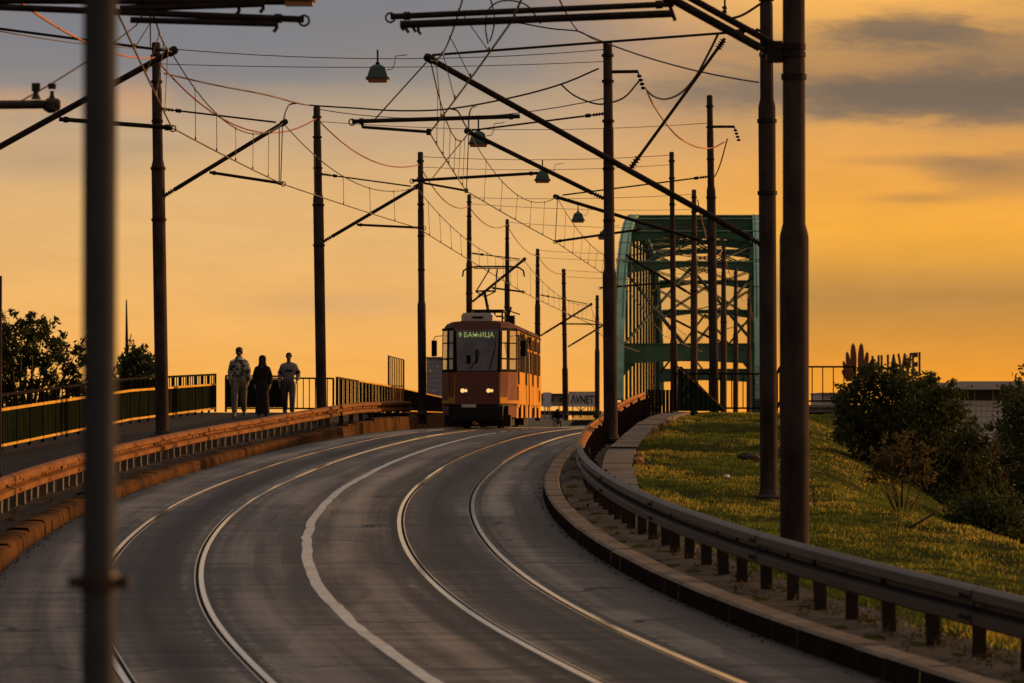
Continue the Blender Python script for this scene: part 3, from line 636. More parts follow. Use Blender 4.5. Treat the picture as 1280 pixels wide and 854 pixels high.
wire('stay_wire', 'wire zigzagging from the top left down to the insulated tube', 'wire', [sag(at(187, 0, 50), at(170, 32, 60), .02), sag(at(170, 32, 60), at(20, 130, 45), .05), sag(at(188, 0, 50), at(188, 60, 82), .02)], .012, 'wire', 'stay wires across the top')
wire('jumper_wire', 'thin loop of wire between the top middle tubes', 'wire', [[at(610, 55, 45), at(607, 35, 45), at(610, 14, 45), at(622, 3, 45), at(640, 1, 45), at(660, 8, 45), at(676, 30, 45)], [at(612, -5, 45), at(618, 20, 45), at(616, 40, 45), at(612, 52, 45)]], .010, 'wire')

# ------------------------------------------------------------------ pendant lamps
def pendant(px, py, D, label, sc=1.0):
    c = at(px, py, D); t = thing('pendant_lamp', c, label, 'lamp', 'green lamps hung over the road')
    w = .25 * sc
    def fr(z0, z1, a0, a1, b0, b1):
        mb = MB(); mb.add([(c.x + x, c.y + y, c.z + z) for z, a_, b_ in ((z0, a0, b0), (z1, a1, b1)) for x, y in ((-a_, -b_), (a_, -b_), (a_, b_), (-a_, b_))], [(3, 2, 1, 0), (4, 5, 6, 7), (0, 1, 5, 4), (1, 2, 6, 5), (2, 3, 7, 6), (3, 0, 4, 7)]); return mb
    h = fr(-.10 * sc, .14 * sc, w * .92, w * .62, w * .7, w * .45); h.v += []
    h2 = fr(.14 * sc, .19 * sc, w * .58, w * .3, w * .4, w * .25); h.add(h2.v, h2.f)
    h3 = fr(-.125 * sc, -.09 * sc, w * 1.02, w * 1.02, w * .8, w * .8); h.add(h3.v, h3.f); h.build('lamp_shade', 'lamp_green', t)
    fr(-.19 * sc, -.126 * sc, w * .80, w * .9, w * .6, w * .68).build('lens', 'lamp_lens', t)
    m = MB(); m.lathe(c + Vector((0, 0, .18 * sc)), [(.05, 0), (.05, .05), (.02, .08), (.02, .34)], 8)
    m.tube([c + Vector((w * .8, 0, .08)), c + Vector((w * 1.3, 0, .10)), c + Vector((w * 1.5, 0, .22)), c + Vector((w * 1.55, 0, .38)), c + Vector((w * 2.6, 0, .41))], .010, 6); m.build('hanger', 'tube', t, 40)
pendant(472, 92, 84, 'nearest green pendant lamp hanging at the upper left of centre')
pendant(598, 174, 95, 'green pendant lamp half crossed by the strut of the footpath pole')
pendant(678, 221, 119, 'third green pendant lamp at the end of the registration tube')
pendant(722.5, 272, 143, 'fourth green pendant lamp left of the footpath pole')
pendant(755, 294, 158, 'fifth green pendant lamp half hidden by the footpath pole')
c = at(374, 2, 36); t = thing('pendant_lamp', c, 'flat lamp with amber underside cut by the top edge at the left', 'lamp', 'green lamps hung over the road')
m = MB(); m.box(c + Vector((0, 0, .02)), (.30, .22, .04)); m.build('lamp_shade', 'lamp_green', t); m = MB(); m.box(c - Vector((0, 0, .021)), (.26, .18, .035)); m.build('lens', 'lamp_lens', t)

# blurred post close to the camera
pz = at(124, 600, 9.5); t = thing('sign_post', (pz.x, 9.5, -2.5), 'thin grey post close to the camera, out of focus', 'post')
M['post_grey'] = mat('grey_post_paint', (.066, .066, .069), .9, 0, .2, 4, spec=.0)
m = MB(); m.tube([(pz.x, 9.5, -2.6), (pz.x, 9.5, -.5), (pz.x, 9.5, 2.4)], .0425, 20); m.build('shaft', 'post_grey', t, 40)
m = MB(); q = at(124, 728, 9.5); m.lathe(q - Vector((0, 0, .025)), [(.046, 0), (.048, .012), (.048, .038), (.046, .05)], 20); m.bar(q - Vector((.075, 0, 0)), q + Vector((.075, 0, 0)), .03, .03); m.build('clamp', 'galv_dull', t, 40)
m = MB(); q = at(0, 345, 55); m.tube([(q.x, 55, zw(55)), (q.x, 55, q.z)], .03, 10); tag(m.build('sign_post', 'pole', smooth=40), 'slim dark post cut by the left edge of the picture', 'post')
# ------------------------------------------------------------------ tram
M['t_maroon'] = mat('dusty_maroon_tram_paint', (.135, .043, .034), .5, 0, .25, 2.5, .04, 12, .45)
M['t_red'] = mat('faded_red_tram_paint', (.20, .078, .05), .7, 0, .25, 2.5, .04, 12, .05)
M['t_side'] = mat('yellow_tram_paint', (.66, .31, .05), .7, 0, .15, 1.5, .04, 12, .04)
M['t_roof'] = mat('dusty_tram_roof', (.085, .035, .024), .75, 0, .3, 3, spec=.08)
M['t_skirt'] = mat('black_tram_underframe', (.012, .010, .010), .7, 0, .4, 4, spec=.25)
M['t_glass'] = mat('dark_tram_glass', (.02, .016, .014), .7, .0, .2, 2, spec=.02)
M['t_screen'] = mat('tram_windscreen', (.20, .19, .20), .12, .35, .3, 1.8, spec=.5)
M['t_pane'] = mat('bright_corner_glass', (.50, .45, .38), .12, .6, .1, 2)  # pale tint stands in for bright sky showing through the corner glass
M['t_frame'] = mat('black_window_rubber', (.012, .010, .010), .8, 0, .3, 5, spec=.03)
M['t_white'] = mat('white_plastic_housing', (.52, .48, .46), .5, 0, .1, 3)
M['t_light'] = mat('lit_headlight', (.9, .7, .35), .3, 0, .05, 3, emit=(1, .62, .22), estr=.95)
M['led'] = mat('led_letters', (.3, .4, .1), .5, 0, .05, 3, emit=(.42, .50, .16), estr=.6)
M['t_lens'] = mat('headlight_bowl', (.25, .2, .15), .2, .5, .1, 8)
TD = 112.3; head = .054; tx = -1.02
tram = thing('tram', (tx, TD, RZ(TD) + .01), 'old red and yellow articulated tram with lit headlights cresting the ramp', 'tram', rz=-head)
PL = [(.665, 0.0), (.86, .30), (1.10, 1.10)]
def rake(z): return .05 * max(0, .75 - z) + .16 * max(0, z - 1.6) ** 1.2 + .015
def ring(z, ins, y0, y1, nose):
    f = []
    if nose:
        r_ = rake(z)
        h = [(x - ins, y + r_ + ins) for x, y in PL]
    else: h = [(1.10 - ins, y0)]
    right = h + [(1.10 - ins, y1)]
    return [Vector((-x, y, z)) for x, y in right[::-1]] + [Vector((x, y, z)) for x, y in right]
def loft(levels, y0, y1, nose, cap=True):
    mb = MB(); rows = [ring(z, i, y0, y1, nose) for z, i in levels]; n = len(rows[0]); mb.grid(rows, True)
    if cap: mb.add(rows[0], [tuple(range(n))[::-1]]); mb.add(rows[-1], [tuple(range(n))])
    return mb
def section(y0, y1, nose):
    loft([(.30, .10), (.72, .06)], y0 + .1, y1, nose).build('underframe', 't_skirt', tram, 30)
    b = loft([(.70, .0), (.74, -.012), (1.58, 0.0), (1.62, .0)], y0, y1, nose, False).build('lower_body', 't_side' , tram, 30)
    loft([(1.62, .0), (2.2, .015), (2.80, .04)], y0, y1, nose, False).build('upper_body', 't_side', tram, 30)
    loft([(2.80, .035), (2.86, .05), (2.94, .12), (3.0, .26), (3.03, .5)], y0, y1, nose).build('roof', 't_roof', tram, 35)
section(0, 8.1, True); section(8.75, 16.6, False)
mb = MB()
for k in range(9):
    y = 8.12 + k * .075; w = 1.05 if k % 2 else .98; mb.box((0, y, 1.75), (w * 2, .06, 2.2))
mb.build('bellows', 't_frame', tram)
def fpanel(p, q, z0, z1, u0, u1, proud, taper=0.0, th=.03):
    """panel on the facet between plan points p, q following the rake"""
    mb = MB(); d = Vector((q[0] - p[0], q[1] - p[1], 0)); n = Vector((d.y, -d.x, 0)).normalized()
    def P(u, z, k): return Vector((p[0], p[1] + rake(z), z)) + d * u + n * k
    rows = []
    zs = [z0, (z0 + z1) / 2, z1]
    for z in zs:
        t_ = taper * (z1 - z) / (z1 - z0); a_, b_ = u0 + t_, u1 - t_; rows.append([P(a_, z, -th), P(a_, z, proud), P(b_, z, proud), P(b_, z, -th)])
    mb.grid(rows, True); mb.add(rows[0], [(0, 1, 2, 3)]); mb.add(rows[-1], [(3, 2, 1, 0)])
    return mb
C0, C1 = (-PL[0][0], 0), (PL[0][0], 0)
fpanel(C0, C1, .70, 1.66, .015, .985, .03).build('front_panel', 't_maroon', tram)
fpanel(C0, C1, 2.74, 2.955, -.02, 1.02, .03).build('front_brow', 't_maroon', tram)
fpanel(C0, C1, 1.63, 2.80, -.01, 1.01, .022).build('windscreen_frame', 't_frame', tram)
ws = fpanel(C0, C1, 1.68, 2.76, .03, .97, .034, .03).build('windscreen', 't_screen', tram)
mb = MB()
for x0, z0, x1, z1 in ((-.22, 1.70, .02, 2.02), (.36, 1.72, .52, 2.25)):
    mb.tube([(x0, rake(z0) - .06, z0), (x1, rake(z1) - .06, z1)], .012, 6); mb.tube([(x1 - .03, rake(z1) - .065, z1 - .16), (x1 + .03, rake(z1) - .065, z1 + .2)], .010, 5)
mb.build('wiper', 't_frame', tram)
# driver's cab seen through the screen: seat back and partition set as dark shapes on the glass side
mb = MB(); mb.box((-.02, rake(2.0) - .045, 2.05), (.05, .012, .42)); mb.box((-.25, rake(1.9) - .045, 1.98), (.12, .012, .22)); mb.build('cab_partition', 't_frame', ws)
for s in (-1, 1):
    a0, a1, a2 = [(s * x, y) for x, y in PL]
    f1 = (a0, a1) if s > 0 else (a1, a0); f2 = (a1, a2) if s > 0 else (a2, a1)
    for (p, q) in (f1, f2):
        fpanel(p, q, .70, 1.63, .02, .98, .014).build('corner_panel', 't_red', tram)
        fpanel(p, q, 1.64, 2.82, .0, 1.0, .012).build('corner_window_frame', 't_frame', tram)
        fr_ = fpanel(p, q, 1.72, 2.74, .20, .82, .022).build('corner_window', 't_pane', tram)
        fpanel(p, q, 1.98, 2.02, .17, .83, .032).build('window_bar', 't_frame', fr_); fpanel(p, q, 2.40, 2.43, .17, .83, .032).build('window_bar', 't_frame', fr_)
    fpanel(*f2, .32, .66, .15, .95, .0, 0, .06).build('corner_skirt', 't_red', tram)
    # headlights
    hl = MB(); hl.box((s * .38, rake(1.1) - .045, 1.1), (.25, .03, .17)); h_ = hl.build('headlight', 't_lens', tram)
    l_ = MB(); l_.lathe((s * .38 - .045, rake(1.1) - .06, 1.1), [(.062, 0), (.062, .012), (.04, .02)], 12, (0, -1, 0)); l_.lathe((s * .38 + .05, rake(1.1) - .06, 1.1), [(.045, 0), (.045, .012), (.03, .02)], 12, (0, -1, 0)); l_.build('lamp', 't_light', h_)
    mb = MB(); mb.tube([(s * 1.05, .95, 2.62), (s * 1.28, .75, 2.6), (s * 1.33, .72, 2.5), (s * 1.33, .72, 2.05), (s * 1.1, .9, 1.98)], .012, 6); mb.box((s * 1.31, .70, 2.28), (.16, .06, .42)); mb.build('mirror', 't_frame', tram)
mb = MB(); mb.box((-.24, -.03, .655), (.42, .03, .09)); mb.build('number_plate', 't_white', tram)
mb = MB(); mb.box((0, .12, .46), (1.5, .3, .42)); mb.box((0, .45, .22), (1.95, .5, .34)); mb.box((0, .02, .36), (1.2, .14, .06)); mb.build('bumper', 't_skirt', tram, 30)
mb = MB(); mb.lathe((-.08, .0, .16), [(.05, 0), (.05, .16)], 10, (0, -1, 0)); mb.box((-.02, -.12, .13), (.14, .08, .06)); mb.build('coupler', 'rust', tram)
# side windows, doors, skirts
def side_panel(s, y0, y1, z0, z1, proud, m, name, par):
    k = s * (1.10 + proud - .025 * max(0, (z0 + z1) / 2 - 1.7) * .6); mb = MB(); mb.box((k, (y0 + y1) / 2, (z0 + z1) / 2), (.03, y1 - y0, z1 - z0)); return mb.build(name, m, par)
for s in (-1, 1):
    for sec, (ya, layout) in enumerate(((1.35, 'dwwwdw'), (9.0, 'wdwwdw'))):
        y = ya
        for ch in layout:
            w = 1.02 if ch == 'w' else 1.22
            if ch == 'w':
                f_ = side_panel(s, y + .05, y + w, 1.68, 2.74, .003, 't_frame', 'window_frame', tram); side_panel(s, y + .11, y + w - .06, 1.73, 2.69, .008, 't_glass', 'pane', f_); side_panel(s, y + .10, y + w - .05, 2.30, 2.35, .013, 't_side', 'transom', f_)
            else:
                dr = side_panel(s, y + .03, y + w, .62, 2.76, .001, 't_side', 'door', tram)
                for q in range(2): side_panel(s, y + .1 + q * .56, y + .54 + q * .56, 1.3, 2.66, .009, 't_glass', 'pane', dr)
                side_panel(s, y + .60, y + .64, .62, 2.76, .011, 't_frame', 'door_seal', dr)
            y += w + .06
    for y0, y1 in ((1.2, 2.1), (3.9, 5.0), (6.4, 7.9), (8.9, 10.2), (12.4, 13.4), (15.0, 16.4)): side_panel(s, y0, y1, .30, .69, -.02, 't_side', 'side_skirt', tram)
    side_panel(s, 1.25, 1.75, .82, 1.24, .004, 't_frame', 'side_vent', tram); side_panel(s, 14.9, 15.5, .82, 1.2, .004, 't_frame', 'side_vent', tram)
    side_panel(s, 1.12, 16.5, 2.775, 2.80, .02, 't_frame', 'rain_gutter', tram)
for y in (2.6, 4.0, 10.8, 12.2):
    for s in (-1, 1):
        mb = MB(); mb.lathe((s * .45, y, .335), [(.335, 0), (.335, .12)], 20, (s, 0, 0)); mb.build('wheel', 't_skirt', tram, 40)
    mb = MB(); mb.box((0, y, .32), (1.7, 1.1, .50)); mb.build('bogie', 't_skirt', tram)
mb = MB(); mb.prism([(-.5, .55), (.42, .55), (.42, 2.2), (-.5, 2.2)], 3.0, 3.17); mb.prism([(-.46, .6), (.38, .6), (.38, 2.1), (-.46, 2.1)], 3.17, 3.22); ac = mb.build('roof_unit', 't_white', tram, 30)
mb = MB(); mb.box((-.02, .54, 3.10), (.32, .02, .05)); mb.build('vent_slot', 't_frame', ac)
pg = MB()
for y in (4.2, 5.9): pg.bar((-.52, y, 3.42), (.52, y, 3.42), .06, .06); [pg.bar((x, y, 3.0), (x, y, 3.42), .05, .05) for x in (-.5, -.17, .17, .5)]
for x in (-.5, .5): pg.bar((x, 4.2, 3.42), (x, 5.9, 3.42), .06, .06); pg.bar((x, 4.2, 3.22), (x, 5.9, 3.22), .05, .05)
pg.bar((-.5, 4.2, 3.24), (.5, 4.2, 3.24), .05, .05); pgo = pg.build('pantograph', 't_skirt', tram)
mb = MB(); mb.tube([(.0, 5.8, 3.45), (-.05, 4.3, 4.15)], .045, 8); mb.bar((-.32, 4.25, 4.15), (.3, 4.25, 4.15), .06, .05); mb.tube([(-.3, 4.25, 4.13), (-.05, 4.5, 3.98), (.28, 4.25, 4.13)], .02, 6); mb.build('lower_arm', 't_skirt', pgo)
hx = 0.16; hz = 4.93
mb = MB(); mb.tube([(-.28, 4.3, 4.18), (hx - .12, 5.4, hz - .08)], .022, 6); mb.tube([(.28, 4.3, 4.18), (hx + .12, 5.4, hz - .08)], .022, 6); mb.tube([(-.05, 4.4, 3.5), (.0, 5.6, 3.75)], .02, 6); mb.build('upper_arm', 't_skirt', pgo)
mb = MB(); mb.tube([(hx - .95, 5.4, hz - .30), (hx - .92, 5.4, hz - .12), (hx - .78, 5.4, hz - .02), (hx - .5, 5.4, hz + .01), (hx + .5, 5.4, hz + .01), (hx + .78, 5.4, hz - .02), (hx + .92, 5.4, hz - .12), (hx + .95, 5.4, hz - .30)], .026, 8); mb.bar((hx - .6, 5.5, hz - .04), (hx + .6, 5.5, hz - .04), .04, .03); mb.build('collector_head', 't_skirt', pgo)
mb = MB(); mb.box((.62, 6.2, 3.15), (.3, .5, .25)); mb.tube([(.55, 5.6, 3.1), (.7, 5.6, 3.5)], .03, 6); mb.tube([(.55, 5.9, 3.42), (.95, 5.9, 3.3)], .02, 6); mb.build('roof_switchgear', 't_skirt', tram)
TXT = text_mesh('destination_text', '9 БАЊИЦА', 'led', .185, .002, ws, Matrix.Translation((-.035, rake(2.6) - .047, 2.565)) @ Matrix.Rotation(R(90), 4, 'X'), 'CENTER', 1.05)
def stretch(o):
    # the body above the waist is a little taller than drawn
    if o.name.split('.')[0] in ('pantograph',): dz = .14; o.data.transform(Matrix.Translation((0, 0, dz))); return
    if o.type == 'MESH':
        for v in o.data.vertices:
            if v.co.z > 1.65: v.co.z = 1.65 + (v.co.z - 1.65) * 1.11
    for c in o.children: stretch(c)
for c in tram.children: stretch(c)

# ------------------------------------------------------------------ people
M['skin'] = mat('shaded_skin', (.17, .095, .066), .6, 0, .12, 9)
M['camo'] = mat('camouflage_cotton', (.46, .44, .36), .85, 0, 0, 8, col2=(.05, .052, .038), spec=.1)
for e_, p_ in zip([n for n in M['camo'].node_tree.nodes if n.type == 'VALTORGB'][0].color_ramp.elements, (.46, .54)): e_.position = p_
M['camo_leg'] = mat('mottled_khaki_cotton', (.20, .18, .13), .85, 0, 0, 6, col2=(.06, .055, .038), spec=.05)
M['black_cloth'] = mat('black_cloth', (.016, .012, .014), .85, 0, .3, 6, spec=.15)
M['grey_knit'] = mat('grey_knit', (.19, .18, .20), .9, 0, .12, 8, spec=.1)
M['dark_band'] = mat('dark_knit_band', (.03, .028, .035), .9, 0, .2, 8, spec=.1)
M['grey_denim'] = mat('charcoal_denim', (.06, .056, .06), .85, 0, .25, 6, spec=.15)
M['shoe'] = mat('dark_shoes', (.02, .018, .018), .6, 0, .2, 8)
M['hair'] = mat('dark_hair', (.014, .010, .009), .7, 0, .2, 20)
def skin(name, J, edges, root, m, parent, sub=2, grow=0.0, vox=0.0):
    me = bpy.data.meshes.new(name); keys = list(dict.fromkeys([k for e in edges for k in e])); ix = {k: i for i, k in enumerate(keys)}
    me.from_pydata([J[k][0] for k in keys], [(ix[a_], ix[b_]) for a_, b_ in edges], [])
    o = bpy.data.objects.new(name, me); COL.objects.link(o)
    md = o.modifiers.new('s', 'SKIN'); md.use_smooth_shade = True
    sv = me.skin_vertices[0].data
    for k in keys:
        r_ = J[k][1]; r_ = (r_, r_) if isinstance(r_, (int, float)) else r_
        sv[ix[k]].radius = (r_[0] + grow, r_[1] + grow); sv[ix[k]].use_root = (k == root)
    if sub: sd = o.modifiers.new('d', 'SUBSURF'); sd.levels = sub; sd.render_levels = sub
    if vox:
        rm = o.modifiers.new('r', 'REMESH'); rm.mode = 'VOXEL'; rm.voxel_size = vox; rm.use_smooth_shade = True
        sm = o.modifiers.new('m', 'SMOOTH'); sm.factor = .5; sm.iterations = 7
    dg = bpy.context.evaluated_depsgraph_get(); m2 = bpy.data.meshes.new_from_object(o.evaluated_get(dg)); bpy.data.objects.remove(o)
    m2.materials.clear(); m2.materials.append(M[m]); m2.polygons.foreach_set('use_smooth', [True] * len(m2.polygons))
    n = bpy.data.objects.new(name, m2); COL.objects.link(n); n.parent = parent
    return n
def figure(label, loc, H, step, arms, top, legs, hood=None, skirt=False, band=False, face=0.0, build=1.0):
    t = thing('person', loc, label, 'person', rz=face); k = H / 1.8
    J = {}
    def j(n, x, y, z, r): J[n] = (Vector((x * k * build if abs(x) > .05 else x * k, y * k, z * k)), tuple(q * k for q in r) if isinstance(r, tuple) else r * k)
    j('pel', 0, 0, .95, (.135, .10)); j('waist', 0, 0, 1.10, (.125, .095)); j('chest', 0, .01, 1.32, (.155, .11)); j('upper', 0, .01, 1.43, (.12, .085)); j('neck', 0, .0, 1.51, .052); j('jaw', 0, -.02, 1.58, (.062, .07)); j('head', 0, -.01, 1.67, (.082, .098)); j('crownn', 0, .0, 1.75, (.06, .07))
    E = [('pel', 'waist'), ('waist', 'chest'), ('chest', 'upper'), ('upper', 'neck'), ('neck', 'jaw'), ('jaw', 'head'), ('head', 'crownn')]
    EA = []; EL = []; EH = []
    for s, n in ((-1, 'l'), (1, 'r')):
        a_ = arms[0 if s < 0 else 1]
        j('sh' + n, s * .165, .01, 1.395, .058); j('el' + n, s * a_[0][0], a_[0][1], a_[0][2], .046); j('wr' + n, s * a_[1][0], a_[1][1], a_[1][2], .030)
        d = (J['wr' + n][0] - J['el' + n][0]).normalized(); w = J['wr' + n][0]
        J['pa' + n] = (w + d * .07 * k, (.036 * k, .020 * k))
        EA += [('upper', 'sh' + n), ('sh' + n, 'el' + n), ('el' + n, 'wr' + n)]; EH += [('wr' + n, 'pa' + n)]
        side = Vector((0, 1, 0)) if abs(d.y) < .8 else Vector((1, 0, 0))
        for f in range(4):
            b_ = J['pa' + n][0] + side * (f - 1.5) * .019 * k + d * .02 * k; l = (.038, .045, .042, .032)[f] * k
            J['f%d0' % f + n] = (b_, .0095 * k); J['f%d1' % f + n] = (b_ + d * l + Vector((-s * .006, 0, 0)), .009 * k); J['f%d2' % f + n] = (b_ + d * l * 1.8 + Vector((-s * .022, 0, 0)), .007 * k)
            EH += [('pa' + n, 'f%d0' % f + n), ('f%d0' % f + n, 'f%d1' % f + n), ('f%d1' % f + n, 'f%d2' % f + n)]
        b_ = w + d * .03 * k - side * .03 * k
        J['t0' + n] = (b_, .011 * k); J['t1' + n] = (b_ + d * .035 * k - side * .02 * k, .009 * k); EH += [('wr' + n, 't0' + n), ('t0' + n, 't1' + n)]
        y1, z1, y2 = step[0 if s < 0 else 1]
        j('hi' + n, s * .095, 0, .90, (.092, .10)); j('kn' + n, s * .10, y1, .50, .060); j('an' + n, s * .10, y2, .085 + z1, .040); j('to' + n, s * .115, y2 - .16, .035 + z1 * .6, (.042, .03)); j('he' + n, s * .10, y2 + .05, .04 + z1, .036)
        EL += [('pel', 'hi' + n), ('hi' + n, 'kn' + n), ('kn' + n, 'an' + n)]; EH += []
    EF = [('an' + n, 'to' + n) for n in 'lr'] + [('an' + n, 'he' + n) for n in 'lr']
    skin('body', J, E + EA + EH + EL + EF, 'pel', 'skin', t, 2)
    skin('top', J, [e for e in E[:4]] + EA, 'chest', top, t, 2, .030 * k, .018)
    if skirt:
        mb = MB(); prof = [(.13, 1.18), (.165, .98), (.175, .8), (.19, .5), (.205, .25), (.215, .09), (.19, .09)]
        pts = [Vector((0, -.01 * (1.2 - h) * 3, h * k)) for r_, h in prof]; mb.tube(pts, [r_ * k for r_, h in prof], 22)
        for i, v in enumerate(mb.v):
            a_ = math.atan2(v[1], v[0]); f_ = 1 + .05 * math.sin(a_ * 7) * (1.2 - v[2] / k); mb.v[i] = (v[0] * f_, v[1] * f_ * .8, v[2])
        mb.build('skirt', legs, t, 60, world=False)
    else:
        skin('trousers', J, [('waist', 'pel')] + EL, 'pel', legs, t, 2, .034 * k, .018)
    for n in 'lr': skin('shoe', J, [('he' + n, 'an' + n), ('an' + n, 'to' + n)], 'an' + n, 'shoe', t, 2, .012 * k)
    # face: eye sockets, brows, nose, mouth, ears
    hd = J['head'][0]; mb = MB()
    def blob(c, r, n=8): mb.tube([Vector(c) + Vector((0, 0, z * r)) for z in (-1, -.7, 0, .7, 1)], [r * .1, r * .7, r, r * .7, r * .1], n)
    for s in (-1, 1): blob(hd + Vector((s * .030, -.083, .0)) * k, .010 * k)
    mb.box(hd + Vector((0, -.080, -.075)) * k, (.045 * k, .012 * k, .010 * k))
    for s in (-1, 1): mb.box(hd + Vector((s * .031, -.083, .022)) * k, (.034 * k, .014 * k, .009 * k))
    mb.build('eyes_and_brows', 'hair', t, None, world=False)
    mb = MB(); mb.tube([hd + Vector((0, -.082, .012)) * k, hd + Vector((0, -.106, -.034)) * k, hd + Vector((0, -.085, -.042)) * k], [.008 * k, .015 * k, .010 * k], 7)
    for s in (-1, 1): mb.box(hd + Vector((s * .080, .005, -.01)) * k, (.014 * k, .035 * k, .055 * k))
    mb.build('nose_and_ears', 'skin', t, 60, world=False)
    if hood == 'cap':
        mb = MB(); rows = []
        for z, rx, ry in ((-.07, .080, .090), (-.02, .090, .102), (.03, .096, .112), (.07, .090, .105), (.105, .066, .08), (.122, .015, .02)):
            op = 1.25 if z < -.03 else (.95 if z < .02 else 0)
            rows.append([hd + Vector((rx * math.sin(a_), .004 - ry * math.cos(a_), z)) * k for a_ in np.linspace(op, 2 * math.pi - op, 18)])
        mb.grid(rows); o = mb.build('cap', 'hair', t, 60, world=False); sd = o.modifiers.new('t', 'SOLIDIFY'); sd.thickness = .014 * k
        MB().tube([hd + Vector((0, .02, -.20)) * k, hd + Vector((0, .01, -.115)) * k], [.125 * k, .085 * k], 14).build('collar', top, t, 60, world=False)
    elif hood:
        # cloth hood: shell around the head, open at the face, falling on the shoulders
        mb = MB(); rows = []
        for z, rx, ry, yo in ((-.22, .15, .12, .02), (-.15, .11, .105, .01), (-.08, .098, .108, .0), (.0, .102, .115, .0), (.06, .098, .11, .0), (.10, .07, .085, .01), (.118, .02, .03, .015)):
            op = .62 if -.12 < z < .06 else (.3 if z < .08 else .0)
            rows.append([hd + Vector((rx * math.sin(a_), yo - ry * math.cos(a_), z)) * k for a_ in np.linspace(op, 2 * math.pi - op, 20)])
        mb.grid(rows); o = mb.build('hood', hood, t, 60, world=False); sd = o.modifiers.new('t', 'SOLIDIFY'); sd.thickness = .014 * k; sd.offset = 0
    else:
        mb = MB(); rows = []
        for z, rx, ry in ((-.03, .080, .092), (.02, .084, .097), (.06, .078, .09), (.09, .055, .07), (.105, .015, .02)):
            op = .9 if z < .04 else (.35 if z < .07 else 0)
            rows.append([hd + Vector((rx * math.sin(a_), .004 - ry * math.cos(a_), z)) * k for a_ in np.linspace(op, 2 * math.pi - op, 18)])
        mb.grid(rows); o = mb.build('hair', 'hair', t, 60, world=False); sd = o.modifiers.new('t', 'SOLIDIFY'); sd.thickness = .012 * k
    if band:
        mb = MB(); rows = []
        for z in (1.235, 1.30):
            rows.append([Vector((.186 * k * math.cos(a_), .01 + .142 * k * math.sin(a_), z * k)) for a_ in np.linspace(0, 2 * math.pi, 25)])
        mb.grid(rows); o = mb.build('chest_band', 'dark_band', t, 60, world=False); sd = o.modifiers.new('t', 'SOLIDIFY'); sd.thickness = .008
        for s, n in ((-1, 'l'), (1, 'r')):
            a_ = J['sh' + n][0].lerp(J['el' + n][0], .55); b_ = J['sh' + n][0].lerp(J['el' + n][0], .85); MB().tube([a_, b_], .078 * k, 12).build('sleeve_band', 'dark_band', t, 60, world=False)
    return t
def ground_z(D): return zw(D)
d1, d2, d3 = 97.0, 99.0, 101.0
figure('man in a pale camouflage tracksuit and dark cap, leftmost of three walkers', (at(299, 500, d1).x, d1, ground_z(d1)), 1.80,
       ((-.16, .0, -.22), (.02, .06, .26)), (((.225, .05, 1.14), (.205, -.07, .93)), ((.225, .06, 1.14), (.215, -.05, .90))), 'camo', 'camo_leg', 'cap', build=1.06)
figure('woman in a long black dress and black headscarf walking between two men', (at(328, 500, d2).x, d2, ground_z(d2)), 1.60,
       ((-.02, 0, -.04), (.03, .0, .08)), (((.24, .05, 1.15), (.22, -.02, .92)), ((.24, .05, 1.15), (.22, -.02, .92))), 'black_cloth', 'black_cloth', 'black_cloth', True)
figure('man in a grey jumper with a dark chest band, rightmost of three walkers', (at(361, 500, d3).x, d3, ground_z(d3)), 1.70,
       ((.02, .06, .24), (-.16, .0, -.22)), (((.24, .05, 1.15), (.24, -.03, .90)), ((.255, .06, 1.15), (.22, -.10, .98))), 'grey_knit', 'grey_denim', None, band=True, build=1.05)
# hooded figure sitting low at the far kerb
Ds = 200.0; c = at(697, 520, Ds); c.z = RZ(Ds) + .02
t = thing('person', c, 'hooded person in black sitting low at the kerb right of the tram', 'person')
J = {'pel': (Vector((0, .1, .30)), (.17, .13)), 'waist': (Vector((0, .08, .45)), (.17, .12)), 'chest': (Vector((0, .0, .62)), (.18, .13)), 'upper': (Vector((0, -.04, .70)), (.12, .09)), 'neck': (Vector((0, -.06, .75)), .055), 'head': (Vector((0, -.09, .83)), (.085, .095)), 'top': (Vector((0, -.08, .90)), .06)}
E_ = [('pel', 'waist'), ('waist', 'chest'), ('chest', 'upper'), ('upper', 'neck'), ('neck', 'head'), ('head', 'top')]; EA = []; EL = []; EH = []
for s, n in ((-1, 'l'), (1, 'r')):
    J.update({'s' + n: (Vector((s * .21, -.02, .66)), .07), 'e' + n: (Vector((s * .28, -.16, .45)), .055), 'w' + n: (Vector((s * .16, -.38, .38)), .035), 'h' + n: (Vector((s * .12, -.45, .36)), .03),
              'i' + n: (Vector((s * .11, .05, .27)), .10), 'k' + n: (Vector((s * .19, -.32, .44)), .075), 'a' + n: (Vector((s * .17, -.38, .07)), .05), 'o' + n: (Vector((s * .18, -.55, .04)), .04)})
    EA += [('upper', 's' + n), ('s' + n, 'e' + n), ('e' + n, 'w' + n)]; EH += [('w' + n, 'h' + n)]; EL += [('pel', 'i' + n), ('i' + n, 'k' + n), ('k' + n, 'a' + n)]
    for f in range(5):
        b_ = J['h' + n][0]; J['g%d' % f + n] = (b_ + Vector((-s * .05, -.03 - .012 * f, -.02 + .012 * f)), .010); EH.append(('h' + n, 'g%d' % f + n))
skin('body', J, E_ + EA + EH + EL + [('al', 'ol'), ('ar', 'or')], 'pel', 'skin', t, 2)
skin('jacket', J, E_[:4] + EA, 'chest', 'black_cloth', t, 2, .03); skin('trousers', J, EL, 'pel', 'grey_knit', t, 2, .02)
for n in 'lr': skin('shoe', J, [('a' + n, 'o' + n)], 'a' + n, 'shoe', t, 2, .01)
mb = MB(); rows = []
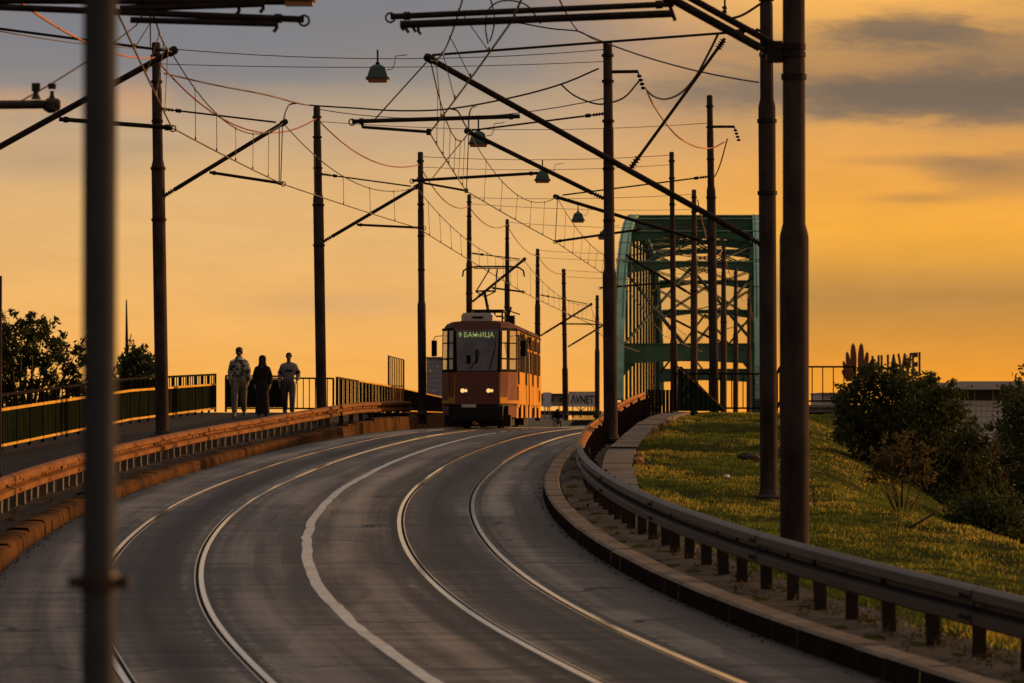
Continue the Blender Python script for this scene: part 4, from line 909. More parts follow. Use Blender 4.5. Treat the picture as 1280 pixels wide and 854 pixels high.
for z, rx, ry in ((-.14, .22, .16), (-.06, .13, .12), (.0, .115, .13), (.06, .10, .115), (.10, .06, .07), (.125, .01, .01)):
    op = .5 if z < .08 else 0; rows.append([J['head'][0] + Vector((rx * math.sin(a_), -ry * math.cos(a_) + .01, z)) for a_ in np.linspace(op, 6.283 - op, 18)])
mb.grid(rows); o = mb.build('hood', 'black_cloth', t, 60, world=False); o.modifiers.new('t', 'SOLIDIFY').thickness = .015

# ------------------------------------------------------------------ arch bridge
BL, BW, B0, BS = 157.0, 10.5, 283.0, .0585
def BP(u, side, z): D = B0 + BL * u; return Vector((7.8 + BS * (D - B0) + BW * side, D, z))
def AZ(u): return 17.2 * max(0.0, 1 - abs(2 * u - 1) ** 3) ** .42
def AD(u):
    e = 1e-4; a, b = max(0, u - e), min(1, u + e); return (AZ(b) - AZ(a)) / ((b - a) * BL)
br = thing('arch_bridge', BP(0, .5, -1), 'green steel tied arch bridge with cross beams between its ribs', 'bridge')
for side in (0, 1):
    rows = []
    for u in .5 - .5 * np.cos(np.linspace(0, math.pi, 81)):
        u = min(.9997, max(.0003, u)); z = AZ(u); dz = AD(u); n = math.hypot(1, dz); ux, uz = -dz / n, 1 / n   # normal in the arch plane
        q = []
        for w, h in ((-.42, -.55), (.42, -.55), (.42, .55), (-.42, .55)):
            p = BP(u, side, z + uz * h); p.y += ux * h; p.x += w; q.append(p)
        rows.append(q)
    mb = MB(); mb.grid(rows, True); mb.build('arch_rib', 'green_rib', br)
    mb = MB()
    for u in np.linspace(.02, .98, 90):   # riveted flange strips and stiffeners on the rib
        z = AZ(u); dz = AD(u); n = math.hypot(1, dz); p = BP(u, side, z); d = Vector((0, 1 / n, dz / n))
        if int(u * 90) % 3 == 0: mb.box(p, (.90, .10, 1.16), (1, 0, 0), d, (0, -dz / n, 1 / n))
    for w in (-.26, .26):
        pts = [BP(u, side, AZ(u)) + Vector((w, -AD(u) * .57 / math.hypot(1, AD(u)), .57 / math.hypot(1, AD(u)))) for u in .5 - .48 * np.cos(np.linspace(0, math.pi, 60))]; mb.tube(pts, .05, 4)
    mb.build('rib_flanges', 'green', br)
    for k in range(1, 14):
        u = k / 14.0; z = AZ(u) - .4
        for dy in (-.32, .32):
            p = BP(u, side, 0); MB().box((p.x, p.y + dy, (z - 1.0) / 2), (.20, .16, z + 1.0)).build('hanger', 'green_dark', br)
    mb = MB()
    for k in range(28):
        u = k / 28.0; mb.bar(BP(u, side, .15), BP(u + 1 / 28.0, side, .15), .25, .5)
    mb.bar(BP(0, side, .95), BP(1, side, .95), .12, .10); mb.bar(BP(0, side, -.55), BP(1, side, -.55), .7, 1.1)
    for k in range(1, 112):
        p = BP(k / 112.0, side, .5); mb.box(p, (.06, .06, .9))
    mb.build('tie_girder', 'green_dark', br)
def xbeam(u, big=False, zz=None):
    """haunched box beam between the ribs"""
    z = AZ(u) if zz is None else zz; mb = MB(); a_, b_ = BP(u, 0, z), BP(u, 1, z); N_ = 12; h0, h1 = (1.5, 1.3) if big else (.95, .40); top = .5; rows = []
    for i in range(N_ + 1):
        f = i / N_; e = max(0, 1 - min(f, 1 - f) / .38) ; h = h1 + (h0 - h1) * e; p = a_.lerp(b_, f)
        rows.append([p + Vector((0, -.22, top - h)), p + Vector((0, .22, top - h)), p + Vector((0, .22, top)), p + Vector((0, -.22, top))])
    mb.grid(rows, True)
    mb.bar(a_ + Vector((0, -.25, top)), b_ + Vector((0, -.25, top)), .12, .07)
    return mb
for k in range(1, 14): xb = xbeam(k / 14.0).build('cross_beam', 'green', br); mb = MB(); u = k / 14.0; mb.bar(BP(u, 0, AZ(u)) + Vector((.4, -.27, .5)), BP(u, 1, AZ(u)) + Vector((-.4, -.27, .5)), .14, .09); mb.build('flange', 'green_rib', xb)  # paler green puts the lit upper edge into the flange colour
for ua, za, ub in ((.012, 4.85, 1 / 14.0), (.988, 4.85, 13 / 14.0)):
    for f0, f1 in ((0, .5), (1, .5), (.5, 0), (.5, 1)):
        mb = MB(); mb.bar(BP(ua, f0, za), BP(ub, f1, AZ(ub)), .16, .16); mb.build('diagonal_brace', 'green_dark', br)
for u in (.012, .988): xbeam(u, True, 4.85).build('portal_beam', 'green', br)
for k in range(1, 13):
    u0, u1 = k / 14.0, (k + 1) / 14.0
    for f0, f1 in ((0, .5), (1, .5), (.5, 0), (.5, 1)):
        p, q = BP(u0, f0, AZ(u0)), BP(u1, f1, AZ(u1)); mb = MB()
        for dz in (-.09, .09): mb.bar(p + Vector((0, 0, dz - .35)), q + Vector((0, 0, dz - .35)), .13, .08)
        mb.build('diagonal_brace', 'green_dark', br)
mb = MB(); mb.grid([[BP(u, -.35, -1.05), BP(u, -.35, -.78), BP(u, 1.35, -.78), BP(u, 1.35, -1.05)] for u in (-.28, .0, .5, 1.0, 1.4)], True); mb.build('deck', 'conc', br)
mb = MB()
for side in (-.32, 1.32):
    for z in (.35, -.35): mb.bar(BP(.0, side, z), BP(1.3, side, z), .06, .06)
    for k in range(74): p = BP(k * .0175, side, -.2); mb.box(p, (.06, .06, 1.1))
mb.build('side_railing', 'rail_black', br)
for u, sd in ((1 / 14, 0), (1 / 14, 1)):   # knee gussets at the portal
    p = BP(.013, sd, 4.2); s = 1 if sd == 0 else -1; mb = MB(); mb.add([p + Vector((s * .3, -.1, 0)), p + Vector((s * 1.5, -.1, 0)), p + Vector((s * .3, -.1, -1.3)), p + Vector((s * .3, .1, 0)), p + Vector((s * 1.5, .1, 0)), p + Vector((s * .3, .1, -1.3))], [(0, 1, 2), (5, 4, 3), (0, 3, 4, 1), (1, 4, 5, 2), (2, 5, 3, 0)]); mb.build('gusset', 'green', br)
for k, px, py, D in ((0, 792, 336.5, 300), (1, 813, 363.5, 312)):
    c = at(px, py, D); mb = MB(); mb.box(c, (.75, .3, .13)); mb.tube([c + Vector((.35, 0, .05)), c + Vector((.55, 0, .25)), c + Vector((.45, 0, .6))], .03, 6)
    mb.build('bracket_lamp', 'rail_gold', br)
text_mesh('graffiti', 'XOXO', 'graffiti', .62, .004, br, Matrix.Translation((at(949, 490, 282).x - BP(0, .5, -1).x, 280.8 - BP(0, .5, -1).y, at(949, 490, 282).z + 1)) @ Matrix.Rotation(R(90), 4, 'X') @ Matrix.Rotation(R(90), 4, 'Z'), 'LEFT', 1.0)

# ------------------------------------------------------------------ far things
M['pale_wall'] = mat('pale_cladding', (.55, .50, .50), .7, 0, .08, .3)
M['tile_wall'] = mat('white_tiled_facade', (.72, .67, .65), .6, 0, .06, .4)
M['dark_glass'] = mat('dark_window_band', (.03, .026, .026), .25, 0, .3, .6)
M['fascia'] = mat('grey_roof_fascia', (.34, .31, .31), .7, 0, .1, .4)
M['blue_wall'] = mat('blue_grey_tower_wall', (.30, .30, .40), .6, 0, .1, .3)
M['sign_white'] = mat('white_sign_panel', (.80, .74, .72), .6, 0, .05, 1)
M['sign_text'] = mat('brown_sign_letters', (.05, .035, .035), .6, 0, .1, 2)
M['sign_red'] = mat('dull_red_sign_petals', (.20, .05, .03), .6, 0, .1, 2)
M['car_white'] = mat('white_car_paint', (.62, .56, .52), .3, 0, .03, 2)
def bx(p0, p1, D, depth, name, m, par):
    a_, b_ = at(*p0, D), at(*p1, D); mb = MB(); mb.box(((a_.x + b_.x) / 2, D + depth / 2, (a_.z + b_.z) / 2), (abs(b_.x - a_.x), depth, abs(a_.z - b_.z))); return mb.build(name, m, par)
# tiled hall behind the bush
D = 400
t = thing('office_building', at(1230, 600, D), 'pale tiled hall with dark window band and flat fascia behind the right bush', 'building')
w_ = bx((1160, 501), (1420, 640), D, 40, 'wall', 'tile_wall', t)
mb = MB()
for px in range(1164, 1420, 7): a_, b_ = at(px, 501.5, D - .02), at(px, 640, D - .02); mb.bar(a_, b_, .035, .03)
for py in range(507, 640, 7): mb.bar(at(1160, py, D - .03), at(1420, py, D - .03), .03, .035)
mb.build('tile_joints', 'fascia', w_)
bd = bx((1160.5, 487), (1419.5, 500.9), D + .4, 39, 'window_band', 'dark_glass', t)
mb = MB()
for px in range(1172, 1420, 23): mb.bar(at(px, 487, D + .3), at(px, 501, D + .3), .25, .15)
mb.build('mullions', 'fascia', bd)
bx((1157, 478.3), (1424, 486.9), D - 1.2, 43, 'roof', 'pale_wall', t); bx((1200, 476.6), (1300, 478.2), D + 12, 10, 'roof_ledge', 'fascia', t)
t = thing('kiosk_building', at(1060, 520, 330), 'small grey block seen through the bars right of the thick poles', 'building')
bx((1027, 492), (1062, 530), 330, 12, 'wall', 'pale_wall', t); bx((1026, 490.9), (1063, 491.9), 329.6, 12.8, 'roof', 'fascia', t)
# roof letters with petal emblem
D = 420; c = at(1105, 478, D); t = thing('roof_sign', c, 'roof sign of tall upright letters with a fan of petals, above the bush', 'sign')
rot = Matrix.Rotation(R(-14), 4, 'Z') @ Matrix.Rotation(R(90), 4, 'X')
o = text_mesh('letters', 'HUAWEI', 'sign_text', 3.55, .12, t, Matrix.Translation((at(1120, 470, D).x - c.x, 0, at(1120, 471.5, D).z - c.z)) @ rot, 'CENTER', .40, .11)
for v in o.data.vertices:
    v.co.z += .075 * (v.co.x - (at(1120, 470, D).x - c.x))
for k, (dx, h, w, an) in enumerate(((-.52, 4.2, .66, 2), (.52, 4.2, .66, -2), (-1.2, 3.3, .50, 7), (1.2, 3.3, .50, -7), (-1.6, 2.3, .42, 14), (1.6, 2.3, .42, -14), (-1.8, 1.4, .34, 24), (1.8, 1.4, .34, -24))):
    mb = MB(); p = []
    for q in np.linspace(0, 1, 15): p.append((w * .5 * (math.sqrt(max(0, 1 - ((q - .55) / .45) ** 2)) if q > .55 else .55 + .45 * q / .55) + .01, q))
    poly = [(-w_2, q * h) for w_2, q in p] + [(w_2, q * h) for w_2, q in p[::-1]]
    ca, sa = math.cos(R(an)), math.sin(R(an)); b0 = at(1071.5, 479, D) - c
    P3 = [Vector((b0.x + dx * .6 + x * ca - z * sa, 0, b0.z + .2 + x * sa + z * ca)) for x, z in poly]; n = len(P3)
    mb.add([v + Vector((0, -.12 - .02 * k, 0)) for v in P3] + [v + Vector((0, .12 - .02 * k, 0)) for v in P3], [tuple(range(n)), tuple(range(n, 2 * n))[::-1]] + [(i, n + i, n + (i + 1) % n, (i + 1) % n) for i in range(n)])
    mb.build('petal', 'sign_red', t, world=False)
mb = MB()
for px in range(1068, 1152, 12): mb.bar(at(px, 472, D + .5), at(px, 487, D + .5), .12, .12)
mb.bar(at(1062, 473, D + .5), at(1152, 473, D + .5), .14, .14); mb.build('support_frame', 'fascia', t)
# letter billboard with pale panel
D = 420; c = at(728, 514, D); t = thing('billboard', c, 'pale billboard with plain brown capital letters right of the tram', 'billboard')
bx((711, 490.5), (746, 508.6), D, .4, 'panel', 'sign_white', t); bx((710, 489.6), (747, 490.4), D - .06, .5, 'top_trim', 'fascia', t)
o = text_mesh('letters', 'ΛVNET', 'sign_text', 1.28, .03, t, Matrix.Translation((at(728, 505, D).x - c.x, -.06, at(728, 504.2, D).z - c.z)) @ Matrix.Rotation(R(90), 4, 'X'), 'CENTER', .62, .012)
mb = MB()
for px in (716, 726, 735, 742): mb.bar(at(px, 508.6, D + .2), at(px, 522, D + .2), .12, .12)
mb.tube([at(726, 514, D), at(721, 509, D)], .05, 5); mb.tube([at(726, 514, D), at(732, 509, D)], .05, 5); mb.build('support_frame', 'sign_text', t)
mb = MB(); a_, b_ = at(678.8, 490.6, 415), at(689, 509, 415); mb.box(((a_.x + b_.x) / 2, 415, (a_.z + b_.z) / 2), (b_.x - a_.x, .3, a_.z - b_.z)); t = thing('display_panel', at(684, 520, 415), 'small bluish white display panel on legs just right of the tram rear', 'sign')
M['panel_blue'] = mat('bluish_white_panel', (.72, .72, .82), .5, 0, .06, 1); mb.build('panel', 'panel_blue', t); mb = MB(); mb.bar(at(681, 508, 415.2), at(681, 525, 415.2), .12, .12); mb.bar(at(687, 508, 415.2), at(687, 525, 415.2), .12, .12); mb.build('leg', 'fascia', t)
t = thing('low_building', at(715, 525, 470), 'low grey flat building behind the letter billboard', 'building')
bx((664, 493.6), (712, 507.5), 470, 15, 'upper_wall', 'fascia', t); bx((662, 492), (713, 493.5), 469.5, 16, 'roof', 'sign_text', t); bx((660, 513.5), (752, 519.5), 455, 8, 'lower_wall', 'dark_glass', t); bx((660, 519.6), (690, 527), 454, 8, 'shop_front', 'pale_wall', t)
for px in (666, 676, 686, 700, 708): bx((px, 497.5), (px + 6, 501.5), 469.8, .3, 'window', 'dark_glass', t)
for px in (668, 684, 698, 738): bx((px, 507.6), (px + 1.5, 513.4), 462, .5, 'column', 'fascia', t)
def car(px, D, zg, label, sc=1.0, rz=0.0):
    c = at(px, 520, D); c.z = zg; t = thing('parked_car', c, label, 'car', 'white cars parked beyond the crest', rz=rz)
    def hull(prof, w, name, m):
        mb = MB(); rows = [[Vector((y, x * w * k, z)) for y, z, k in prof] for x in (-.5, -.46, .46, .5)]
        mb.grid(rows, True); n = len(prof); mb.add(rows[0], [tuple(range(n))]); mb.add(rows[-1], [tuple(range(n))[::-1]]); return mb.build(name, m, t, 40, world=False)
    hull([(-2.1, .3, 1), (-2.15, .65, 1), (-1.2, .88, 1), (1.6, .92, 1), (2.1, .80, 1), (2.1, .3, 1)], 1.72, 'body', 'car_white')
    hull([(-1.2, .885, .95), (-.55, 1.40, .8), (.9, 1.42, .8), (1.65, .925, .95)], 1.6, 'windows', 'dark_glass'); hull([(-.58, 1.40, .84), (-.4, 1.46, .8), (.8, 1.47, .8), (.95, 1.42, .84)], 1.62, 'roof', 'car_white')
    for y in (-1.35, 1.3):
        for s in (-1, 1): mb = MB(); mb.lathe((y, s * .68, .31), [(.31, 0), (.31, .18), (.2, .19)], 14, (0, s, 0)); mb.build('wheel', 't_frame', t, 40, world=False)
zt_ = -1.895
car(724, 400, zt_, 'white parked car with only its roof showing over the crest'); car(741, 425, zt_ , 'farther white parked car close to the letter billboard post')
# blue grey tower left of the tram
D = 600; t = thing('tower_block', at(543, 545, D), 'blue grey tower block between the kerb pole and the tram', 'building')
w_ = bx((533, 447.5), (575, 570), D, 14, 'wall', 'blue_wall', t); bx((532, 446.2), (576, 447.4), D - .3, 14.6, 'roof', 'fascia', t)
for r_ in range(9):
    for cc in range(8): bx((535.2 + cc * 5, 451.5 + r_ * 6), (538.2 + cc * 5, 454.4 + r_ * 6), D - .08, .2, 'window', 'pale_wall' if (r_ * 5 + cc * 3) % 11 == 0 else 'fascia', w_)
bx((536, 461.5), (539, 466), D - .25, .15, 'lit_window', 'car_white', w_)
# mast
D = 300; t = thing('lattice_mast', at(158.5, 480, D), 'thin tall mast rising behind the left trees', 'mast'); mb = MB(); mb.tube([at(158.5, 560, D), at(158.5, 430, D), at(158, 375, D)], [.16, .12, .05], 8); mb.build('shaft', 'tube', t)
mb = MB()
for a_, b_ in (((160, 426), (168, 426)), ((160, 432), (170, 432)), ((164, 418), (160, 440)), ((166, 424), (170, 440)), ((161, 424), (168, 434)), ((160, 437), (170, 437))): mb.bar(at(*a_, D), at(*b_, D), .07, .07, (0, 1, 0))
mb.build('platform', 'tube', t)

# ------------------------------------------------------------------ vegetation
def leaves(mb, centers, n, size, seed, flat=.7):
    rg = np.random.RandomState(seed); vs = []; fs = []
    cs = np.array([list(c) + [r_] for c, r_ in centers]); w = cs[:, 3] ** 2; w /= w.sum()
    idx = rg.choice(len(cs), n, p=w); d = rg.normal(size=(n, 3)); d /= np.linalg.norm(d, axis=1)[:, None]
    rad = cs[idx, 3] * rg.uniform(.25, 1.0, n) ** .5 * (1 + .25 * rg.normal(size=n)); p = cs[idx, :3] + d * rad[:, None] * np.array([1, 1, flat])
    a_ = rg.normal(size=(n, 3)); a_ /= np.linalg.norm(a_, axis=1)[:, None]; b_ = np.cross(a_, rg.normal(size=(n, 3))); b_ /= np.linalg.norm(b_, axis=1)[:, None]
    s = size * rg.uniform(.6, 1.3, n)[:, None]; nn = np.cross(a_, b_) * s * .18
    q = np.stack([p - a_ * s, p - a_ * s * .1 + b_ * s * .42 + nn, p + a_ * s, p - a_ * s * .1 - b_ * s * .42 + nn], 1).reshape(-1, 3)
    mb.add(q.tolist(), [(4 * i, 4 * i + 1, 4 * i + 2, 4 * i + 3) for i in range(n)])
def branchy(base, tips, r0, seed, joint=.55):
    rg = random.Random(seed); mb = MB(); b0 = Vector(base)
    for tp in tips:
        tp = Vector(tp); mid = b0.lerp(tp, joint) + Vector((rg.uniform(-.2, .2), rg.uniform(-.2, .2), rg.uniform(.0, .25))) * (tp - b0).length * .25
        mb.tube([b0, b0.lerp(mid, .5), mid, mid.lerp(tp, .5), tp], [r0, r0 * .75, r0 * .5, r0 * .3, r0 * .1], 7)
    return mb
def plant(name, label, cat, base, blobs, n, size, seed, leaf, r0, flat=.8, twigs=0, group=None, trunk_to=None):
    t = thing(name, base, label, cat, group); c = MB(); leaves(c, blobs, n, size, seed, flat)
    rg = random.Random(seed)
    fork = Vector(base) if trunk_to is None else Vector(trunk_to)
    mb = branchy(fork, [Vector(b) + Vector((0, 0, r_ * .3)) for b, r_ in blobs], r0 * (.6 if trunk_to is not None else 1), seed)
    if trunk_to is not None: mb.tube([Vector(base), Vector(base).lerp(fork, .5) + Vector((r0 * .4, 0, 0)), fork], [r0 * 1.2, r0, r0 * .8], 9)
    tips = []
    for k in range(twigs):   # shoots that break the outline
        b, r_ = blobs[rg.randrange(len(blobs))]; b = Vector(b); d = Vector((rg.uniform(-1, 1), rg.uniform(-.6, .6), rg.uniform(.1, 1.1))).normalized()
        e = b + d * r_ * rg.uniform(1.2, 2.1); mb.tube([b, b.lerp(e, .6) + Vector((0, 0, .05)), e], [r0 * .12, r0 * .08, r0 * .03], 4); tips += [(b.lerp(e, f), size * 1.3) for f in (.75, .88, 1.0)]
    if tips: leaves(c, tips, len(tips) * 7, size, seed + 5, 1.0)
    mb.build('trunk', 'bark', t, 180); c.build('crown', leaf, t); return t
rg = random.Random(3)
def blobs_px(L, D, dd=.9): return [(at(px, py, D + rg.uniform(-dd, dd)), r_ * D / F) for px, py, r_ in L]
# big loose tree at the left edge
Bl = blobs_px([(-30, 425, 30), (4, 418, 17), (28, 408, 11), (40, 420, 14), (56, 413, 9), (14, 436, 17), (66, 430, 12), (36, 444, 15), (-4, 452, 20), (56, 452, 13), (78, 446, 12), (98, 438, 9), (20, 464, 15), (88, 462, 11), (108, 450, 10), (66, 474, 12), (40, 482, 14), (-20, 480, 34), (92, 484, 12), (8, 492, 18), (118, 470, 12), (-60, 450, 40), (62, 500, 16), (110, 500, 16), (20, 520, 26), (80, 522, 24), (130, 500, 20), (-40, 530, 40)], 128, 1.2)
plant('tree', 'loose leafy tree against the sky beyond the left railing', 'tree', at(30, 780, 128), Bl, 12000, .105, 11, 'leaf_dark', .15, .85, 70, trunk_to=at(32, 560, 128))
Bl = blobs_px([(168, 446, 13), (182, 450, 11), (158, 462, 14), (176, 466, 15), (192, 462, 9), (165, 484, 17), (186, 484, 14), (150, 490, 15), (175, 505, 18)], 140, 1.0)
plant('tree', 'smaller green tree between the blurred post and the first whole pole', 'tree', at(172, 760, 140), Bl, 3000, .125, 12, 'leaf_mid', .1, .85, 16, trunk_to=at(172, 540, 140))
# large dark bush on the right bank
D = 84
Bl = blobs_px([(1070, 492, 20), (1098, 480, 18), (1120, 484, 22), (1150, 490, 24), (1172, 498, 18), (1190, 520, 22), (1208, 548, 20), (1056, 512, 14), (1062, 530, 20), (1095, 520, 34), (1140, 530, 45), (1095, 560, 34), (1185, 565, 34), (1140, 585, 44), (1165, 615, 44), (1208, 590, 28), (1228, 572, 14), (1080, 590, 22), (1052, 545, 12), (1048, 500, 9), (1088, 468, 9), (1128, 470, 9), (1164, 476, 9), (1215, 630, 34), (1180, 650, 40), (1110, 620, 30), (1240, 615, 20), (1222, 560, 10)], D, 1.2)
plant('bush', 'large dark spreading bush on the right bank under the roof sign', 'bush', at(1140, 690, D), Bl, 26000, .062, 13, 'leaf_dark', .035, .9, 110)
D = 96
Bl = blobs_px([(1268, 510, 24), (1285, 495, 22), (1262, 545, 24), (1290, 540, 34), (1270, 580, 30), (1300, 590, 44), (1255, 615, 28), (1285, 640, 44), (1320, 520, 46), (1250, 648, 28), (1330, 620, 50), (1232, 590, 14), (1240, 612, 18)], D, 1.3)
plant('tree', 'dark bushy tree cut by the right edge in front of the tiled hall', 'tree', at(1290, 800, D), Bl, 14000, .075, 14, 'leaf_dark', .06, .9, 40, trunk_to=at(1288, 660, D))
for k, (L, D_, lb, n, lf) in enumerate(([[(1225, 640, 30), (1255, 660, 34), (1290, 670, 40), (1195, 655, 22)], 78, 'low dark shrub filling the dip right of the large bush', 3600, 'leaf_dark'], [[(1245, 600, 16), (1232, 575, 14), (1238, 625, 18)], 88, 'small reddish shrub between the large bush and the right edge tree', 1500, 'leaf_brown'])):
    Bl = blobs_px(L, D_, .8); plant('shrub', lb, 'shrub', at(L[0][0], 700, D_), Bl, n, .08, 20 + k, lf, .05, .9, 8)
# reddish sapling
D = 57; px0 = 1126; bz = GP(D, 8.7)
Bs = at(1126, 655, D)
Bl = [(Bs + Vector((dx, dy, dz)), r_) for dx, dy, dz, r_ in ((-.32, 0, .85, .2), (.0, .1, .98, .24), (.3, 0, .88, .2), (-.15, -.1, .7, .2), (.2, .1, .68, .2), (-.42, 0, .68, .14), (.42, 0, .72, .14), (.1, 0, 1.12, .14), (-.2, 0, 1.06, .13))]
plant('sapling', 'small reddish brown sapling standing on the lit grass', 'sapling', Bs, Bl, 850, .042, 31, 'leaf_olive', .016, .8, 26)
mb = MB(); mb.tube([at(1112, 671, 52), at(1140, 658, 52), at(1168, 642, 52)], [.02, .018, .015], 6); tag(mb.build('stick', 'bark'), 'dark straight stick leaning out of the grass below the sapling', 'stick')
mb = MB(); mb.tube([at(1019, 636, 56), at(1016, 608, 56)], [.014, .009], 5); tag(mb.build('stake', 'bark'), 'thin upright twig in the grass right of the thick pole', 'stick')

# grass: one mesh of single blades
def blades(N, seed, lf, mname, frac):
    rg = np.random.RandomState(seed); vs = []; fs = []; cnt = 0; out = []
    D = rg.uniform(0, 1, N * 3) ** 1.25 * 82 + 26; o = rg.uniform(4.35, 12.5, N * 3)
    from mathutils import noise as mn
    nz = np.array([2.2 * mn.noise((a_ * 1.1, b_ * .55, 3.1)) + 1.6 * mn.noise((a_ * 3.7, b_ * 1.9, 7.7)) + 1.2 * mn.noise((a_ * .33, b_ * .2, 1.2)) + lf * mn.noise((a_ * .5, b_ * .17, 33.0)) for a_, b_ in zip(o, D)])
    ok = (nz + rg.normal(size=N * 3) * 1.0 > frac) & ~((D > 61) & (o < 5.0)) & ((o > 4.6) | (rg.uniform(size=N * 3) < .35)); D = D[ok][:N]; o = o[ok][:N]; nz = nz[ok][:N]
    for d, oo, z in zip(D, o, nz):
        p = GP(d, oo); h = rg.uniform(.018, .05) * (1 + .25 * max(-1.5, min(1.5, z))) * (.75 + .7 * max(0, mn.noise((oo * .8, d * .35, 21.0)) + .3)) * (1.35 if rg.uniform() < .06 else 1.0); h = min(max(h, .014), .12); w = .0035 + .00008 * d
        a_ = rg.uniform(0, 6.28); ca, sa = math.cos(a_) * w, math.sin(a_) * w; lx, ly = rg.normal() * h * .45, rg.normal() * h * .45
        vs += [(p.x - ca, p.y - sa, p.z - .02), (p.x + ca, p.y + sa, p.z - .02), (p.x + lx * .5 + ca * .7, p.y + ly * .5 + sa * .7, p.z + h * .6), (p.x + lx, p.y + ly, p.z + h)]
        fs += [(cnt, cnt + 1, cnt + 2), (cnt, cnt + 2, cnt + 3)]; cnt += 4
    mb = MB(); mb.v = vs; mb.f = fs; mb.mi = [0] * len(fs); return mb
tag(blades(165000, 41, -.8, 'g', -.45).build('grass', 'blade'), 'short green grass covering the right bank', 'grass', kind='stuff')
tag(blades(62000, 42, 4.0, 'g', 1.1).build('grass', 'blade_sunlit'), 'yellow grass tufts coloured as sunlit patches on the right bank', 'grass', kind='stuff')
# weeds and litter along the verge and kerb foot
rgw = random.Random(9); c = MB(); pts = []
for k in range(260):
    D = 26 + rgw.random() ** 1.4 * 40; o = rgw.choice([rgw.gauss(4.2, .08), rgw.gauss(4.3, .1), rgw.uniform(3.75, 4.4)]); p = RP(D, o, .17); pts.append((p + Vector((0, 0, .02)), rgw.uniform(.03, .09)))
for k in range(160):
    D = 30 + rgw.random() * 75; p = RP(D, rgw.gauss(-4.1, .2), .17); pts.append((p, rgw.uniform(.03, .09)))
leaves(c, pts, 3800, .022, 51, .6); tag(c.build('weeds', 'leaf_brown'), 'low weeds and dead leaves on the gritty verges', 'weeds', kind='stuff')
c = MB()
for k in range(420):
    D = 26 + rgw.random() ** 1.3 * 75; s_ = rgw.choice((-1, 1)); o = s_ * (3.40 - abs(rgw.gauss(0, .07))); p = RP(D, o, .008); a_ = rgw.uniform(.006, .018); c.box(p, (a_, a_ * 1.5, .012), (math.cos(k), math.sin(k), 0), (-math.sin(k), math.cos(k), 0))
tag(c.build('gravel', 'dirt'), 'grit and small stones gathered along the kerbs', 'gravel', kind='stuff')

# ------------------------------------------------------------------ sky, sun, camera
W = bpy.data.worlds.new('World'); S.world = W; W.use_nodes = True; nt = W.node_tree; N = nt.nodes; L = nt.links
SUN_AZ, SUN_EL = 60.0, 5.5
def mth(op, a, b=None, c=None, clamp=False):
    n = N.new('ShaderNodeMath'); n.operation = op; n.use_clamp = clamp
    for i, v in enumerate((a, b, c)):
        if v is None: continue
        if isinstance(v, (int, float)): n.inputs[i].default_value = v
        else: L.new(v, n.inputs[i])
    return n.outputs[0]
tc = N.new('ShaderNodeTexCoord'); sp = N.new('ShaderNodeSeparateXYZ'); L.new(tc.outputs['Generated'], sp.inputs[0])
U = mth('ARCTAN2', sp.outputs[0], sp.outputs[1]); V = mth('ARCSINE', sp.outputs[2])        # azimuth and elevation
def ramp(stops):
    r_ = N.new('ShaderNodeValToRGB'); e = r_.color_ramp.elements
    for i, (p, c_) in enumerate(stops):
        k = e[i] if i < 2 else e.new(p); k.position = p; k.color = c_
    L.new(vf, r_.inputs['Fac']); return r_.outputs['Color']
vf = mth('POWER', mth('MAXIMUM', mth('DIVIDE', V, math.pi / 2), 0.0), .5, clamp=True)
def vp(px): return math.sqrt(max(0, px) / F / (math.pi / 2))          # px above the horizon -> ramp position
left = ramp([(0.0, lin(234, 165, 80)), (vp(55), lin(236, 168, 80)), (vp(130), lin(228, 170, 96)), (vp(210), lin(220, 171, 107)), (vp(290), lin(211, 168, 113)), (vp(360), lin(184, 156, 124)), (vp(430), lin(148, 136, 124)), (vp(520), lin(122, 120, 121)), (.42, lin(150, 146, 148)), (1.0, lin(196, 186, 180))])
right = ramp([(0.0, lin(240, 150, 40)), (vp(55), lin(228, 148, 48)), (vp(100), lin(204, 139, 58)), (vp(150), lin(186, 136, 66)), (vp(235), lin(234, 164, 62)), (vp(320), lin(224, 158, 76)), (vp(380), lin(212, 156, 88)), (vp(450), lin(226, 164, 88)), (vp(530), lin(236, 174, 88)), (.42, lin(186, 160, 138)), (1.0, lin(196, 186, 180))])
def mix(f, a, b, typ='MIX'):
    n = N.new('ShaderNodeMix'); n.data_type = 'RGBA'; n.blend_type = typ
    if isinstance(f, (int, float)): n.inputs[0].default_value = f
    else: L.new(f, n.inputs[0])
    for i, v in ((6, a), (7, b)):
        if isinstance(v, tuple): n.inputs[i].default_value = v
        else: L.new(v, n.inputs[i])
    return n.outputs[2]
mr = N.new('ShaderNodeMapRange'); mr.interpolation_type = 'SMOOTHSTEP'; L.new(U, mr.inputs[0]); mr.inputs[1].default_value = -60 / F; mr.inputs[2].default_value = 420 / F
col = mix(mr.outputs[0], left, right)
cv = N.new('ShaderNodeCombineXYZ'); L.new(U, cv.inputs[0]); L.new(V, cv.inputs[1])
def noise(sx, sy, off, det=6, rough=.6):
    mp = N.new('ShaderNodeMapping'); mp.inputs['Scale'].default_value = (sx, sy, 1); mp.inputs['Location'].default_value = (off, off * .7, off); L.new(cv.outputs[0], mp.inputs[0])
    n = N.new('ShaderNodeTexNoise'); n.inputs['Scale'].default_value = 1; n.inputs['Detail'].default_value = det; n.inputs['Roughness'].default_value = rough; n.inputs['Distortion'].default_value = .4
    L.new(mp.outputs[0], n.inputs['Vector']); return n.outputs['Fac']
n1 = noise(20, 90, 3.3, 8, .65); n2 = noise(46, 190, 8.1, 8, .68)
